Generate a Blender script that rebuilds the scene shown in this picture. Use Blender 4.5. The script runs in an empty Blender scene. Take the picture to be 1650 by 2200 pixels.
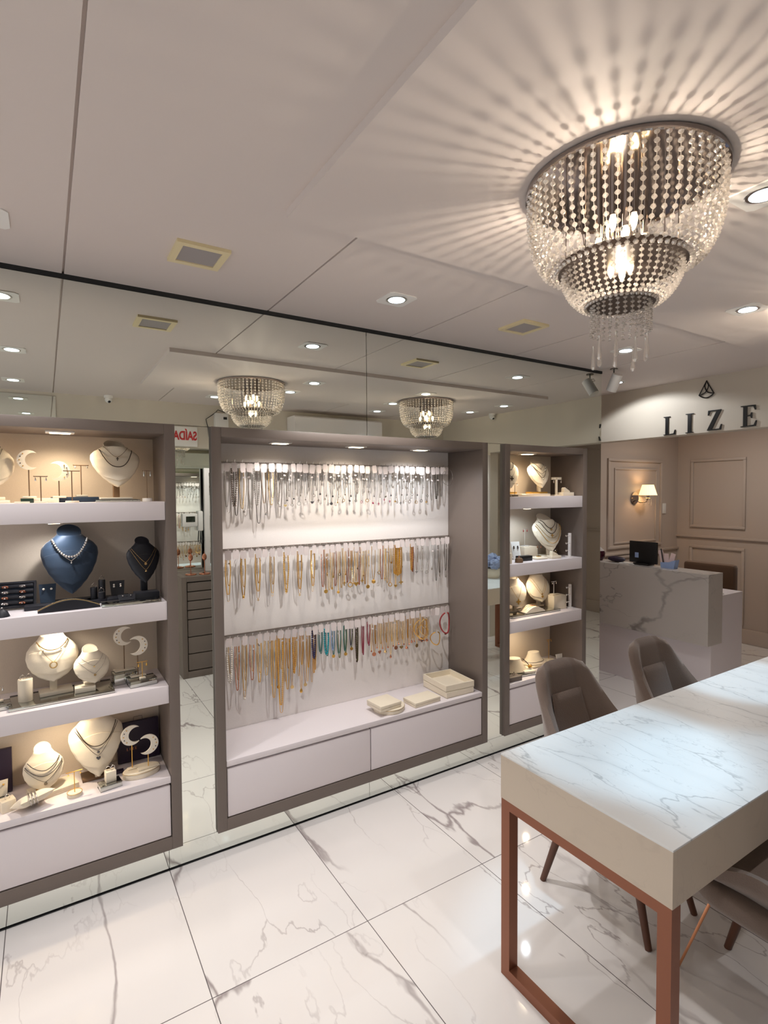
import bpy, bmesh, math, random
from mathutils import Vector, Matrix
PI = math.pi
R = random.Random(7)
scene = bpy.context.scene
COL = scene.collection

# ------------------------------------------------------------------ materials
def lin(c):
    return tuple(((v / 255) / 12.92 if v / 255 <= .04045 else ((v / 255 + .055) / 1.055) ** 2.4) for v in c) + (1,)
MATS = {}
def mat(name, rgb, rough=.5, metal=0, spec=.5, emit=None, estr=0, bump=0, bscale=200, sheen=0, trans=0, alpha=1):
    m = bpy.data.materials.new(name); m.use_nodes = True
    nt = m.node_tree; b = nt.nodes['Principled BSDF']
    b.inputs['Base Color'].default_value = lin(rgb)
    b.inputs['Roughness'].default_value = rough
    b.inputs['Metallic'].default_value = metal
    b.inputs['Specular IOR Level'].default_value = spec
    if sheen: b.inputs['Sheen Weight'].default_value = sheen
    if trans: b.inputs['Transmission Weight'].default_value = trans
    if alpha < 1: b.inputs['Alpha'].default_value = alpha
    if emit:
        b.inputs['Emission Color'].default_value = lin(emit); b.inputs['Emission Strength'].default_value = estr
    if bump:
        tc = nt.nodes.new('ShaderNodeTexCoord'); n = nt.nodes.new('ShaderNodeTexNoise'); bp = nt.nodes.new('ShaderNodeBump')
        n.inputs['Scale'].default_value = bscale; n.inputs['Detail'].default_value = 3
        nt.links.new(tc.outputs['Object'], n.inputs['Vector']); nt.links.new(n.outputs['Fac'], bp.inputs['Height'])
        bp.inputs['Strength'].default_value = bump; bp.inputs['Distance'].default_value = .002
        nt.links.new(bp.outputs['Normal'], b.inputs['Normal'])
        mr = nt.nodes.new('ShaderNodeMix'); mr.data_type = 'RGBA'
        mr.inputs['A'].default_value = tuple(v * .9 for v in lin(rgb)[:3]) + (1,); mr.inputs['B'].default_value = tuple(min(1, v * 1.08) for v in lin(rgb)[:3]) + (1,)
        nt.links.new(n.outputs['Fac'], mr.inputs['Factor']); nt.links.new(mr.outputs['Result'], b.inputs['Base Color'])
    MATS[name] = m
    return m
mat('wall_paint', (206, 198, 184), .6)
mat('wall_grey', (188, 174, 163), .55)
mat('ring_metal', (96, 84, 78), .3, .8)
mat('ceiling_paint', (215, 205, 199), .7)
mat('taupe', (112, 101, 94), .45, bump=.25, bscale=350)
mat('white_laminate', (224, 217, 220), .35)
mat('back_cream', (234, 229, 226), .6, bump=.2, bscale=500)
mat('back_shelf_dim', (204, 192, 176), .65, bump=.2, bscale=500)  # darkened colour stands in for the weaker light on these backs
mat('crescent_cream_lit', (246, 238, 222), .6)  # whitened colour stands in for stronger light close to the lamps
mat('cream_fabric', (232, 221, 200), .8, bump=.3, bscale=600, sheen=.2)
mat('navy_velvet', (9, 38, 62), .6, bump=.3, bscale=60, sheen=.25)
mat('dark_navy', (5, 9, 24), .5, sheen=.08)
mat('dark_purple', (36, 22, 46), .5)
mat('copper', (142, 92, 70), .42, .6)
mat('copper_bright', (215, 150, 110), .25, .9)
mat('gold', (232, 184, 96), .28, .9)
mat('gold_pale', (228, 196, 140), .25, 1)
mat('rose_gold', (206, 140, 112), .22, 1)
mat('silver', (214, 210, 206), .2, 1)
mat('dark_silver', (120, 116, 112), .25, 1)
mat('chrome', (170, 160, 155), .08, 1)
mat('pearl', (240, 232, 220), .25, 0, .8)
mat('walnut', (88, 52, 34), .42)
mat('stem_brown', (110, 84, 60), .5)
mat('chair_fabric', (110, 93, 82), .85, bump=.6, bscale=260, sheen=.35)
mat('chair_brown', (92, 64, 40), .8, sheen=.3)
mat('black', (14, 14, 16), .4)
mat('black_gap', (6, 8, 12), .6)
mat('letter_black', (16, 15, 16), .35)
mat('white_plastic', (232, 230, 226), .35)
mat('white_gloss', (238, 234, 232), .18)
mat('cream_plastic', (226, 212, 170), .45)
mat('grille', (168, 162, 160), .7, bump=.8, bscale=900)
mat('tag_white', (220, 210, 208), .55)
mat('dark_glass', (36, 56, 48), .2)
mat('red', (190, 24, 34), .4)
mat('sign_white', (240, 238, 234), .4)
mat('teal', (18, 150, 162), .25)
mat('teal_dark', (20, 104, 100), .3)
mat('indigo', (36, 34, 84), .3)
mat('green_gold', (122, 124, 70), .3, .5)
mat('dark_bead', (62, 48, 36), .3, .3)
mat('red_cord', (140, 40, 44), .45)
mat('pink_stone', (150, 60, 90), .2)
mat('grey_stone', (84, 82, 86), .2, .3)
mat('burgundy', (70, 18, 40), .15, trans=.3)
mat('paper_blue', (150, 172, 214), .6)
mat('paper_pink', (226, 200, 196), .6)
mat('shade_cream', (250, 226, 180), .7, emit=(255, 214, 150), estr=1.6)
mat('bulb', (255, 240, 210), .4, emit=(255, 222, 170), estr=13)
mat('led_cool', (255, 255, 255), .4, emit=(225, 240, 255), estr=4)
mat('led_warm', (255, 250, 240), .4, emit=(255, 226, 180), estr=9)
mat('reflector', (225, 228, 230), .12, 1)
mat('flower_blue', (150, 160, 190), .6)
mat('screen_green', (26, 36, 24), .3)
mat('mirror_glass_tile', (205, 208, 204), .06, 1)
mat('foot_dark', (40, 34, 30), .5)
m = mat('acrylic', (250, 250, 250), .05, spec=.6, alpha=.35)

def mirror_mat():
    m = bpy.data.materials.new('mirror_silvering'); m.use_nodes = True; nt = m.node_tree
    nt.nodes.clear(); g = nt.nodes.new('ShaderNodeBsdfGlossy'); o = nt.nodes.new('ShaderNodeOutputMaterial')
    g.inputs['Color'].default_value = (.85, .885, .83, 1); g.inputs['Roughness'].default_value = 0
    nt.links.new(g.outputs[0], o.inputs['Surface']); MATS['mirror'] = m
mirror_mat()

def crystal_mat():
    m = bpy.data.materials.new('cut_crystal'); m.use_nodes = True; nt = m.node_tree
    nt.nodes.clear(); N = nt.nodes.new
    t = N('ShaderNodeBsdfTransparent'); g = N('ShaderNodeBsdfGlossy'); d = N('ShaderNodeBsdfTranslucent'); d2 = N('ShaderNodeBsdfDiffuse')
    a = N('ShaderNodeMixShader'); b = N('ShaderNodeMixShader'); c = N('ShaderNodeMixShader'); o = N('ShaderNodeOutputMaterial')
    t.inputs['Color'].default_value = (.97, .96, .95, 1); g.inputs['Color'].default_value = (1, .97, .93, 1); g.inputs['Roughness'].default_value = .08
    d.inputs['Color'].default_value = (.95, .88, .8, 1); d2.inputs['Color'].default_value = (.9, .86, .82, 1)
    c.inputs['Fac'].default_value = .35; nt.links.new(d.outputs[0], c.inputs[1]); nt.links.new(d2.outputs[0], c.inputs[2])
    a.inputs['Fac'].default_value = .62; nt.links.new(g.outputs[0], a.inputs[1]); nt.links.new(c.outputs[0], a.inputs[2])
    b.inputs['Fac'].default_value = .62; nt.links.new(t.outputs[0], b.inputs[1]); nt.links.new(a.outputs[0], b.inputs[2])
    nt.links.new(b.outputs[0], o.inputs['Surface']); MATS['crystal'] = m
crystal_mat()

def marble(name, base, vein, scale, rough, grout=None, strength=.8, angle=.7, width=.02, soft=.35):
    m = bpy.data.materials.new(name); m.use_nodes = True; nt = m.node_tree; L = nt.links.new
    b = nt.nodes['Principled BSDF']; N = nt.nodes.new
    def math_(op, a, bb=None, c=None):
        n = N('ShaderNodeMath'); n.operation = op
        for i, v in enumerate((a, bb, c)):
            if v is None: continue
            if isinstance(v, (int, float)): n.inputs[i].default_value = v
            else: L(v, n.inputs[i])
        return n.outputs[0]
    tc = N('ShaderNodeTexCoord'); vec = tc.outputs['Object']
    g = None
    if grout:
        x0, w, y0, h = grout
        s = N('ShaderNodeSeparateXYZ'); L(vec, s.inputs[0])
        fx = math_('DIVIDE', math_('SUBTRACT', s.outputs[0], x0), w); fy = math_('DIVIDE', math_('SUBTRACT', s.outputs[1], y0), h)
        ix, iy = math_('FLOOR', fx), math_('FLOOR', fy)
        cx, cy = math_('FRACT', fx), math_('FRACT', fy)
        dx = math_('MULTIPLY', math_('SUBTRACT', .5, math_('ABSOLUTE', math_('SUBTRACT', cx, .5))), w)
        dy = math_('MULTIPLY', math_('SUBTRACT', .5, math_('ABSOLUTE', math_('SUBTRACT', cy, .5))), h)
        g = math_('LESS_THAN', math_('MINIMUM', dx, dy), .0016)
        cb = N('ShaderNodeCombineXYZ'); L(math_('MULTIPLY', ix, 7.31), cb.inputs[0]); L(math_('MULTIPLY', iy, 3.77), cb.inputs[1])
        L(math_('ADD', math_('MULTIPLY', ix, 2.9), math_('MULTIPLY', iy, 5.3)), cb.inputs[2])
        va = N('ShaderNodeVectorMath'); va.operation = 'ADD'; L(vec, va.inputs[0]); L(cb.outputs[0], va.inputs[1]); vec = va.outputs[0]
    mp = N('ShaderNodeMapping'); mp.inputs['Rotation'].default_value = (0, 0, angle); mp.inputs['Scale'].default_value = (1.7 * scale, .62 * scale, 1.2 * scale)
    L(vec, mp.inputs[0])
    def ridge(sc, det, wid, dist, off):
        o = N('ShaderNodeVectorMath'); o.operation = 'ADD'; o.inputs[1].default_value = (off, off * 1.7, off * .3); L(mp.outputs[0], o.inputs[0])
        n = N('ShaderNodeTexNoise'); n.inputs['Scale'].default_value = sc * 2.2; n.inputs['Detail'].default_value = det; n.inputs['Roughness'].default_value = .5; L(o.outputs[0], n.inputs['Vector'])
        c = N('ShaderNodeVectorMath'); c.operation = 'SUBTRACT'; c.inputs[1].default_value = (.5, .5, .5); L(n.outputs['Color'], c.inputs[0])
        d = N('ShaderNodeVectorMath'); d.operation = 'SCALE'; d.inputs['Scale'].default_value = dist; L(c.outputs[0], d.inputs[0])
        e = N('ShaderNodeVectorMath'); e.operation = 'ADD'; L(o.outputs[0], e.inputs[0]); L(d.outputs[0], e.inputs[1])
        v = N('ShaderNodeTexVoronoi'); v.feature = 'DISTANCE_TO_EDGE'; v.inputs['Scale'].default_value = sc; L(e.outputs[0], v.inputs['Vector'])
        r = N('ShaderNodeMapRange'); r.interpolation_type = 'SMOOTHSTEP'; L(v.outputs['Distance'], r.inputs['Value'])
        r.inputs['From Min'].default_value = 0; r.inputs['From Max'].default_value = wid; r.inputs['To Min'].default_value = 1; r.inputs['To Max'].default_value = 0
        return r.outputs[0]
    def mask(sc, off, lo, hi):
        n = N('ShaderNodeTexNoise'); n.inputs['Scale'].default_value = sc; n.inputs['Detail'].default_value = 2
        o = N('ShaderNodeVectorMath'); o.operation = 'ADD'; o.inputs[1].default_value = (off, off, off); L(mp.outputs[0], o.inputs[0]); L(o.outputs[0], n.inputs['Vector'])
        r = N('ShaderNodeMapRange'); L(n.outputs['Fac'], r.inputs['Value']); r.inputs['From Min'].default_value = lo; r.inputs['From Max'].default_value = hi
        return r.outputs[0]
    v1 = math_('MULTIPLY', ridge(1.0, 5, width, .55, 3.1), mask(1.6, 9, .36, .58))
    v2 = math_('MULTIPLY', ridge(1.9, 5, width * .8, .5, 11.3), mask(1.3, 4, .40, .62))
    v3 = math_('MULTIPLY', math_('MULTIPLY', ridge(1.0, 5, width * 9, .55, 3.1), mask(1.1, 2, .45, .75)), soft)
    v = math_('MINIMUM', math_('ADD', math_('ADD', v1, math_('MULTIPLY', v2, .7)), v3), 1)
    mx = N('ShaderNodeMix'); mx.data_type = 'RGBA'; mx.inputs['A'].default_value = lin(base); mx.inputs['B'].default_value = lin(vein)
    L(math_('MULTIPLY', v, strength), mx.inputs['Factor']); col = mx.outputs['Result']
    if g is not None:
        gx = N('ShaderNodeMix'); gx.data_type = 'RGBA'; gx.inputs['B'].default_value = lin((104, 98, 98)); L(g, gx.inputs['Factor']); L(col, gx.inputs['A']); col = gx.outputs['Result']
    L(col, b.inputs['Base Color']); b.inputs['Roughness'].default_value = rough
    MATS[name] = m
marble('floor_marble', (232, 228, 225), (146, 134, 134), .8, .06, (.431, .6, 1.776, 1.2), .85, .42, .016, .22)
marble('table_marble', (222, 223, 222), (140, 144, 146), 3.8, .36, None, .55, 1.3, .022, .3)
MATS['table_marble'].node_tree.nodes['Principled BSDF'].inputs['Specular IOR Level'].default_value = .3
marble('table_edge_warmlit', (200, 186, 168), (184, 170, 154), 3, .4, None, .5, .4, .03, .4)  # slab side: warm bounce light is put into the beige colour
marble('desk_marble', (190, 184, 178), (104, 98, 96), .95, .25, None, .8, 1.2, .018, .25)

# ------------------------------------------------------------------ mesh helpers
def new():
    return bmesh.new()
def box(bm, x0, x1, y0, y1, z0, z1, bev=0, M=None):
    r = bmesh.ops.create_cube(bm, size=1)
    vs = r['verts']
    for v in vs:
        v.co = Vector(((x0 + x1) / 2 + v.co.x * (x1 - x0), (y0 + y1) / 2 + v.co.y * (y1 - y0), (z0 + z1) / 2 + v.co.z * (z1 - z0)))
    if bev:
        es = list({e for v in vs for e in v.link_edges})
        rr = bmesh.ops.bevel(bm, geom=es, offset=bev, segments=2, profile=.5, affect='EDGES')
        vs = list({v for f in rr['faces'] for v in f.verts} | {v for v in vs if v.is_valid})
    if M is not None:
        for v in vs: v.co = M @ v.co
    return bm
def loft(bm, rings, closed=True, cap=True, wrap=False):
    vv = [[bm.verts.new(p) for p in r] for r in rings]
    n = len(vv[0]); m = len(vv)
    for i in range(m if wrap else m - 1):
        a, b = vv[i], vv[(i + 1) % m]
        for j in range(n if closed else n - 1):
            k = (j + 1) % n
            try: bm.faces.new((a[j], a[k], b[k], b[j]))
            except ValueError: pass
    if cap and closed and not wrap:
        for r in (vv[0][::-1], vv[-1]):
            try: bm.faces.new(r)
            except ValueError: pass
    return bm
def tube(bm, pts, rad, n=6, closed=False):
    pts = [Vector(p) for p in pts]; m = len(pts)
    rads = rad if isinstance(rad, (list, tuple)) else [rad] * m
    rings = []; up = None
    for i, p in enumerate(pts):
        a = pts[(i - 1) % m] if (closed or i) else pts[0]; b = pts[(i + 1) % m] if (closed or i < m - 1) else pts[-1]
        t = (b - a)
        if t.length < 1e-9: t = Vector((0, 0, 1))
        t.normalize()
        if up is None: up = Vector((0, 1, 0)) if abs(t.y) < .9 else Vector((1, 0, 0))
        u = up - t * up.dot(t)
        if u.length < 1e-6: u = t.orthogonal()
        u.normalize(); up = u; w = t.cross(u)
        rings.append([p + (u * math.cos(2 * PI * k / n) + w * math.sin(2 * PI * k / n)) * rads[i] for k in range(n)])
    return loft(bm, rings, wrap=closed)
def lathe(bm, prof, n=24, at=(0, 0, 0)):
    rings = [[(at[0] + max(r, 1e-4) * math.cos(2 * PI * k / n), at[1] + max(r, 1e-4) * math.sin(2 * PI * k / n), at[2] + z) for k in range(n)] for r, z in prof]
    return loft(bm, rings)
def cyl(bm, p0, p1, r0, r1=None, n=16):
    return tube(bm, [p0, p1], [r0, r0 if r1 is None else r1], n)
def prism(bm, poly, y0, y1, plane='xz', M=None):
    def P(a, b, c): return Vector((a, c, b)) if plane == 'xz' else Vector((a, b, c))
    A = [P(a, b, y0) for a, b in poly]; B = [P(a, b, y1) for a, b in poly]
    if M is not None: A = [M @ v for v in A]; B = [M @ v for v in B]
    return loft(bm, [A, B])
def ball(bm, c, r, sub=2, sc=(1, 1, 1)):
    q = bmesh.ops.create_icosphere(bm, subdivisions=sub, radius=r)
    for v in q['verts']: v.co = Vector((v.co.x * sc[0] + c[0], v.co.y * sc[1] + c[1], v.co.z * sc[2] + c[2]))
    return bm
def mesh(name, bm, m, smooth=True, angle=40):
    bmesh.ops.recalc_face_normals(bm, faces=bm.faces)
    me = bpy.data.meshes.new(name); bm.to_mesh(me); bm.free()
    me.materials.append(MATS[m] if isinstance(m, str) else m)
    if smooth:
        me.shade_smooth(); me.set_sharp_from_angle(angle=math.radians(angle))
    return me
def obj(name, bm, m, parent=None, smooth=True, loc=None, rz=0, angle=40):
    o = bpy.data.objects.new(name, mesh(name, bm, m, smooth, angle)); COL.objects.link(o)
    if parent is not None: o.parent = parent
    if loc: o.location = loc
    if rz: o.rotation_euler = (0, 0, rz)
    return o
def tag(o, label, cat, group=None):
    o['label'] = label; o['category'] = cat
    if group: o['group'] = group
    return o
def thing(name, label, cat, loc=(0, 0, 0), rz=0, group=None):
    o = bpy.data.objects.new(name, None); COL.objects.link(o); o.empty_display_size = .05
    o.location = loc; o.rotation_euler = (0, 0, rz)
    return tag(o, label, cat, group)
def struct(name, bm, m, **k):
    o = obj(name, bm, m, **k); o['kind'] = 'structure'; return o
def copy_tree(o, parent=None):
    c = o.copy(); COL.objects.link(c)
    if parent is not None: c.parent = parent
    for ch in list(o.children): copy_tree(ch, c)
    return c
def b1(*a, **k): return box(new(), *a, **k)
def light(kind, loc, power, color=(1, 1, 1), rot=(0, 0, 0), **k):
    l = bpy.data.lights.new('light', kind); l.energy = power; l.color = color
    for a, v in k.items(): setattr(l, a, v)
    o = bpy.data.objects.new('lamp_light', l); COL.objects.link(o); o.location = loc; o.rotation_euler = rot
    return o

W, F, H, PZ = 2.5, 2.477, 2.552, 2.527
# ------------------------------------------------------------------ setting
struct('floor', b1(-1.7, 6.6, -.6, 3.7, -.05, 0), 'floor_marble', smooth=False)
# ceiling in panels, separated by shadow gaps
bm = new()
js = [-1.7, .083, .925, 1.754, 2.563, 3.40, 4.35]
for a, b in zip(js[:-1], js[1:]):
    box(bm, a + .004, b - .004, -.6, 3.7, H, H + .05)
box(bm, -1.7, 4.35, -.6, 3.7, H + .012, H + .06)
struct('ceiling', bm, 'ceiling_paint', smooth=False)
struct('ceiling.001', b1(.651, 3.95, .435, 1.584, PZ, H + .002), 'ceiling_paint', smooth=False)
struct('ceiling.002', b1(4.35, 6.6, -.6, 3.7, 2.48, 2.53), 'ceiling_paint', smooth=False)
struct('wall_back', b1(-1.7, 3.46, 2.86, 2.95, 0, H + .05), 'wall_paint', smooth=False)
struct('wall_front', b1(-1.7, 6.6, -.54, -.44, 0, H + .05), 'wall_paint', smooth=False)
struct('wall_right', b1(6.45, 6.55, -.6, 3.7, 0, 2.5), 'wall_grey', smooth=False)
struct('wall_sconce', b1(3.46, 6.6, 3.6, 3.7, 0, H), 'wall_grey', smooth=False)
struct('wall_end', b1(3.43, 3.462, 2.51, 3.6, 0, H), 'wall_grey', smooth=False)
struct('wall_entry', b1(4.33, 4.45, -.44, .42, 0, H), 'wall_paint', smooth=False)
struct('wall_fascia', b1(4.33, 4.47, .42, 3.6, 2.127, H), 'wall_paint', smooth=False)
# panel mouldings in the reception (frames of thin trim)
def frame_trim(name, axis, c, a0, a1, z0, z1, w=.03, d=.02, sides='ltrb'):
    bm = new()
    def put(p0, p1, q0, q1):
        if axis == 'Y': box(bm, p0, p1, c - d, c + .002, q0, q1, .004)
        else: box(bm, c - d, c + .002, p0, p1, q0, q1, .004)
    put(a0, a1, z1 - w, z1); put(a0, a1, z0, z0 + w); put(a0, a0 + w, z0 + w, z1 - w); put(a1 - w, a1, z0 + w, z1 - w)
    return struct(name, bm, 'wall_grey')
frame_trim('trim_1', 'Y', 3.6, 5.09, 6.1, 1.05, 2.03)
frame_trim('trim_2', 'Y', 3.6, 5.21, 6.0, 1.10, 1.93, .02, .012)
frame_trim('trim_3', 'Y', 3.6, 5.09, 6.1, .2, .97)
frame_trim('trim_4', 'X', 6.45, 2.85, 3.44, 1.25, 2.04)
frame_trim('trim_5', 'X', 6.45, 2.85, 3.44, .2, 1.04)
frame_trim('trim_6', 'X', 6.45, 1.5, 2.62, 1.25, 2.04)
frame_trim('trim_7', 'X', 6.45, 1.5, 2.62, .2, 1.04)
struct('trim_8', b1(6.425, 6.452, -.4, 3.6, 1.13, 1.155, .004), 'wall_grey')
struct('trim_9', b1(3.5, 6.45, 3.575, 3.602, .98, 1.005, .004), 'wall_grey')
struct('baseboard_right', b1(6.43, 6.452, -.4, 3.6, 0, .16, .004), 'wall_grey')
struct('baseboard_sconce', b1(3.5, 6.45, 3.58, 3.602, 0, .16, .004), 'wall_grey')
struct('trim_10', b1(-1.7, 3.462, W - .004, 2.56, H - .018, H + .002), 'black_gap', smooth=False)  # black strip painting the shade of the gap above the mirrors
struct('trim_11', b1(-1.7, 3.462, W - .004, W + .01, .0005, .005), 'black_gap', smooth=False)

# mirrors along the back wall
def mirror_panel(x0, x1, z0, z1, label, y=W, flip=1):
    o = obj('wall_mirror', b1(x0, x1, min(y, y + .006 * flip), max(y, y + .006 * flip), z0, z1), 'mirror', smooth=False)
    return tag(o, label, 'mirror')
TOPZ = 1.9835
mirror_panel(-1.6, 1.469, TOPZ + .001, H - .02, 'wide frameless wall mirror above the shelf cabinet with busts, up to the ceiling')
mirror_panel(1.472, 3.46, TOPZ + .001, H - .02, 'frameless wall mirror above the necklace cabinet, running to the outer corner')
mirror_panel(.4875, .6405, .102, TOPZ - .001, 'tall narrow mirror strip between the bust cabinet and the necklace cabinet')
mirror_panel(2.3235, 2.4675, .102, TOPZ - .001, 'tall narrow mirror strip between the necklace cabinet and the narrow cabinet')
mirror_panel(3.277, 3.46, .102, TOPZ - .001, 'tall narrow mirror strip at the outer corner beside the reception')
mirror_panel(-1.6, .43, .009, .1005, 'low mirror plinth strip under the cabinet with blue busts')
mirror_panel(.432, 1.469, .009, .1005, 'low mirror plinth strip under the first half of the necklace cabinet')
mirror_panel(1.471, 3.46, .009, .1005, 'low mirror plinth strip running behind the table corner and chair')
# opposite wall, seen only in the mirrors
mirror_panel(-1.6, .10, .01, H - .03, 'tall mirror opposite the bust cabinet, seen only by reflection', -.44, 1)
mirror_panel(.97, 3.6, .95, 2.12, 'wide mirror above the chest opposite, seen only by reflection', -.44, 1)

# ------------------------------------------------------------------ cabinets
SH = [(1.648, .08), (1.211, .08), (.839, .078)]
def lamp_square(parent, x, y, z, s=.052):
    o = obj('recessed_lamp', b1(x - s, x + s, y - s * .7, y + s * .7, z - .006, z + .001, .002), 'white_plastic', parent)
    obj('lens', b1(x - s * .7, x + s * .7, y - s * .45, y + s * .45, z - .0075, z - .004), 'led_warm', o)
def cabinet(label, x0, x1, depth, shelves, drawers, lamps):
    t = thing('display_cabinet', label, 'display cabinet', (0, 0, 0))
    yb = F + depth; t_ = .045
    z0, z1 = .104, 1.9835; ix0, ix1, iz0, iz1 = x0 + t_ - .001, x1 - t_ + .001, .160, 1.940
    for n, a in (('side_panel', (x0, ix0, F, yb, z0, z1)), ('side_panel', (ix1, x1, F, yb, z0, z1)), ('top_panel', (ix0, ix1, F, yb, iz1, z1)), ('bottom_panel', (ix0, ix1, F, yb, z0, iz0))):
        obj(n, b1(*a, bev=.0015), 'taupe', t)
    obj('back_panel', b1(ix0, ix1, yb - .015, yb, iz0, iz1), 'back_shelf_dim' if shelves else 'back_cream', t, smooth=False)
    obj('counter', b1(ix0 + .001, ix1 - .001, F + .002, yb - .016, .404, .433, .002), 'white_laminate', t)
    if shelves:
        for zt, th in SH:
            obj('shelf', b1(ix0 + .001, ix1 - .001, F + .004, yb - .016, zt - th, zt, .002), 'white_laminate', t)
    for a, b in drawers:
        obj('drawer', b1(a + .003, b - .003, F + .005, F + .025, .165, .394, .002), 'white_laminate', t)
    obj('drawer_carcass', b1(ix0 + .002, ix1 - .002, F + .03, yb - .02, .162, .40), 'black_gap', t, smooth=False)  # coloured black to paint the shadow between the drawer fronts
    for x, y, z in lamps: lamp_square(t, x, y, z)
    return t
LB = 2.782 - F; CB = 2.826 - F
cab_l = cabinet('taupe framed shelf cabinet holding blue velvet and cream busts', -.86, .486, LB, True, [(-.815, .441)], [(.06, 2.60, 1.94), (-.55, 2.6, 1.94)])
cab_c = cabinet('wide taupe framed cabinet with three rails of hanging necklaces', .642, 2.322, CB, False, [(.687, 1.470), (1.470, 2.277)], [(1.03, 2.63, 1.94), (1.485, 2.645, 1.94), (1.94, 2.66, 1.94)])
cab_r = cabinet('narrow taupe framed shelf cabinet with cream busts behind the chair', 2.469, 3.275, LB, True, [(2.514, 3.23)], [(2.80, 2.60, 1.94)])
WARM, WARM2, COOL, NEU = (1, .80, .56), (1, .88, .72), (.80, .91, 1), (1, .975, .965)
def cab_light(x, y, z, p, c, r=.03):
    light('SPOT', (x, y, z), p * 5, c, spot_size=math.radians(158), spot_blend=.8, shadow_soft_size=.014)
for x, c, p in ((.06, WARM, 1.1), (-.55, WARM, 1.3), (2.80, WARM, 1.0)): cab_light(x, 2.60, 1.928, p, c)
for x, c, p in ((1.03, (1, .93, .88), 1.35), (1.485, (1, .88, .74), 1.75), (1.94, (.96, .97, 1), 1.45)): cab_light(x, 2.585, 1.928, p, c)
for (zt, th), cs in zip(SH, ((NEU, COOL), (WARM2, WARM), (WARM, WARM))):
    for x, c in ((.03, cs[0]), (-.55, cs[0]), (2.80, cs[1])): cab_light(x, 2.60, zt - th - .009, .95, c)
for c_, (xs) in ((cab_l, (.03, -.55)), (cab_r, (2.80,))):
    for zt, th in SH:
        for x in xs: lamp_square(c_, x, 2.6, zt - th, .03)

# ------------------------------------------------------------------ necklace rails and tags
RB_ = 2.809                                   # face of the back panel
NT = 37
TX = [.79 + (2.225 - .79) * i / (NT - 1) for i in range(NT)]
RAILZ = (1.842, 1.388, .934)
for rz in RAILZ:
    rail = obj('hanging_rail', b1(.69, 2.276, RB_ - .008, RB_ + .001, rz - .001, rz + .004), 'taupe', cab_c, smooth=False)
    for i, x in enumerate(TX):
        bm = new()
        w = .0145 + R.uniform(-.002, .002); h = .046 + R.uniform(-.003, .004); tl = R.uniform(-.12, .12); zz = rz - .002 + R.uniform(-.004, .003)
        Mx = Matrix.Translation((x + R.uniform(-.004, .004), 2.755, zz)) @ Matrix.Rotation(R.uniform(-.5, .15), 4, 'Z') @ Matrix.Rotation(tl, 4, 'Y')
        prism(bm, [(-w * .8, 0), (w * .8, 0), (w, -.008), (w, -h + .007), (w * .75, -h), (-w * .75, -h), (-w, -h + .007), (-w, -.008)], -.0008, .0008, M=Mx)
        o = obj('price_ticket', bm, 'tag_white', rail, smooth=False)
        bm = new(); tube(bm, [(x, RB_, rz), (x, 2.77, rz + .002), (x, 2.752, rz), (x, 2.746, rz + .012)], .0016, 5)
        obj('hook', bm, 'silver', rail)
ORD = 'first second third fourth fifth sixth seventh eighth ninth tenth eleventh twelfth thirteenth fourteenth fifteenth sixteenth seventeenth eighteenth nineteenth twentieth'.split()
for i in range(1, 20): ORD.append('twenty-' + ORD[i - 1])
ORD[29] = 'thirtieth'
for i in range(30, 40):
    if len(ORD) <= i: ORD.append('')
    ORD[i] = 'thirty-' + ORD[i - 30]
RAILN = ('top', 'middle', 'lowest')
def strand_pts(w, L, sharp=.35, n=26):
    P = []
    for k in range(n + 1):
        s = -1 + 2 * k / n
        a = abs(s)
        x = w * (math.copysign(1, s) * min(1, a * 1.5) ** .8)
        z = -L * (1 - max(0, (a - .18) / .82)) if a > .18 else -L - w * sharp * (1 - (a / .18) ** 2)
        P.append((x * (1 - .25 * max(0, (a - .5) * 2)), 0, z))
    return P
def resample(P, step):
    P = [Vector(p) for p in P]; out = [P[0]]; acc = 0
    for a, b in zip(P[:-1], P[1:]):
        d = (b - a).length; t = step - acc
        while t <= d:
            out.append(a.lerp(b, t / d)); t += step
        acc = (acc + d) % step if d else acc
    return out
def bead_tube(bm, P, r, pitch, n=6, thin=.3):
    Q = resample(P, pitch / 4); rr = [(r * thin, r * .85, r, r * .85)[i % 4] for i in range(len(Q))]
    if thin < .2:
        Q = resample(P, pitch / 6); rr = [(r * thin, r * thin, r * .75, r, r * .75, r * thin)[i % 6] for i in range(len(Q))]
    return tube(bm, Q, rr, n)
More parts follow.
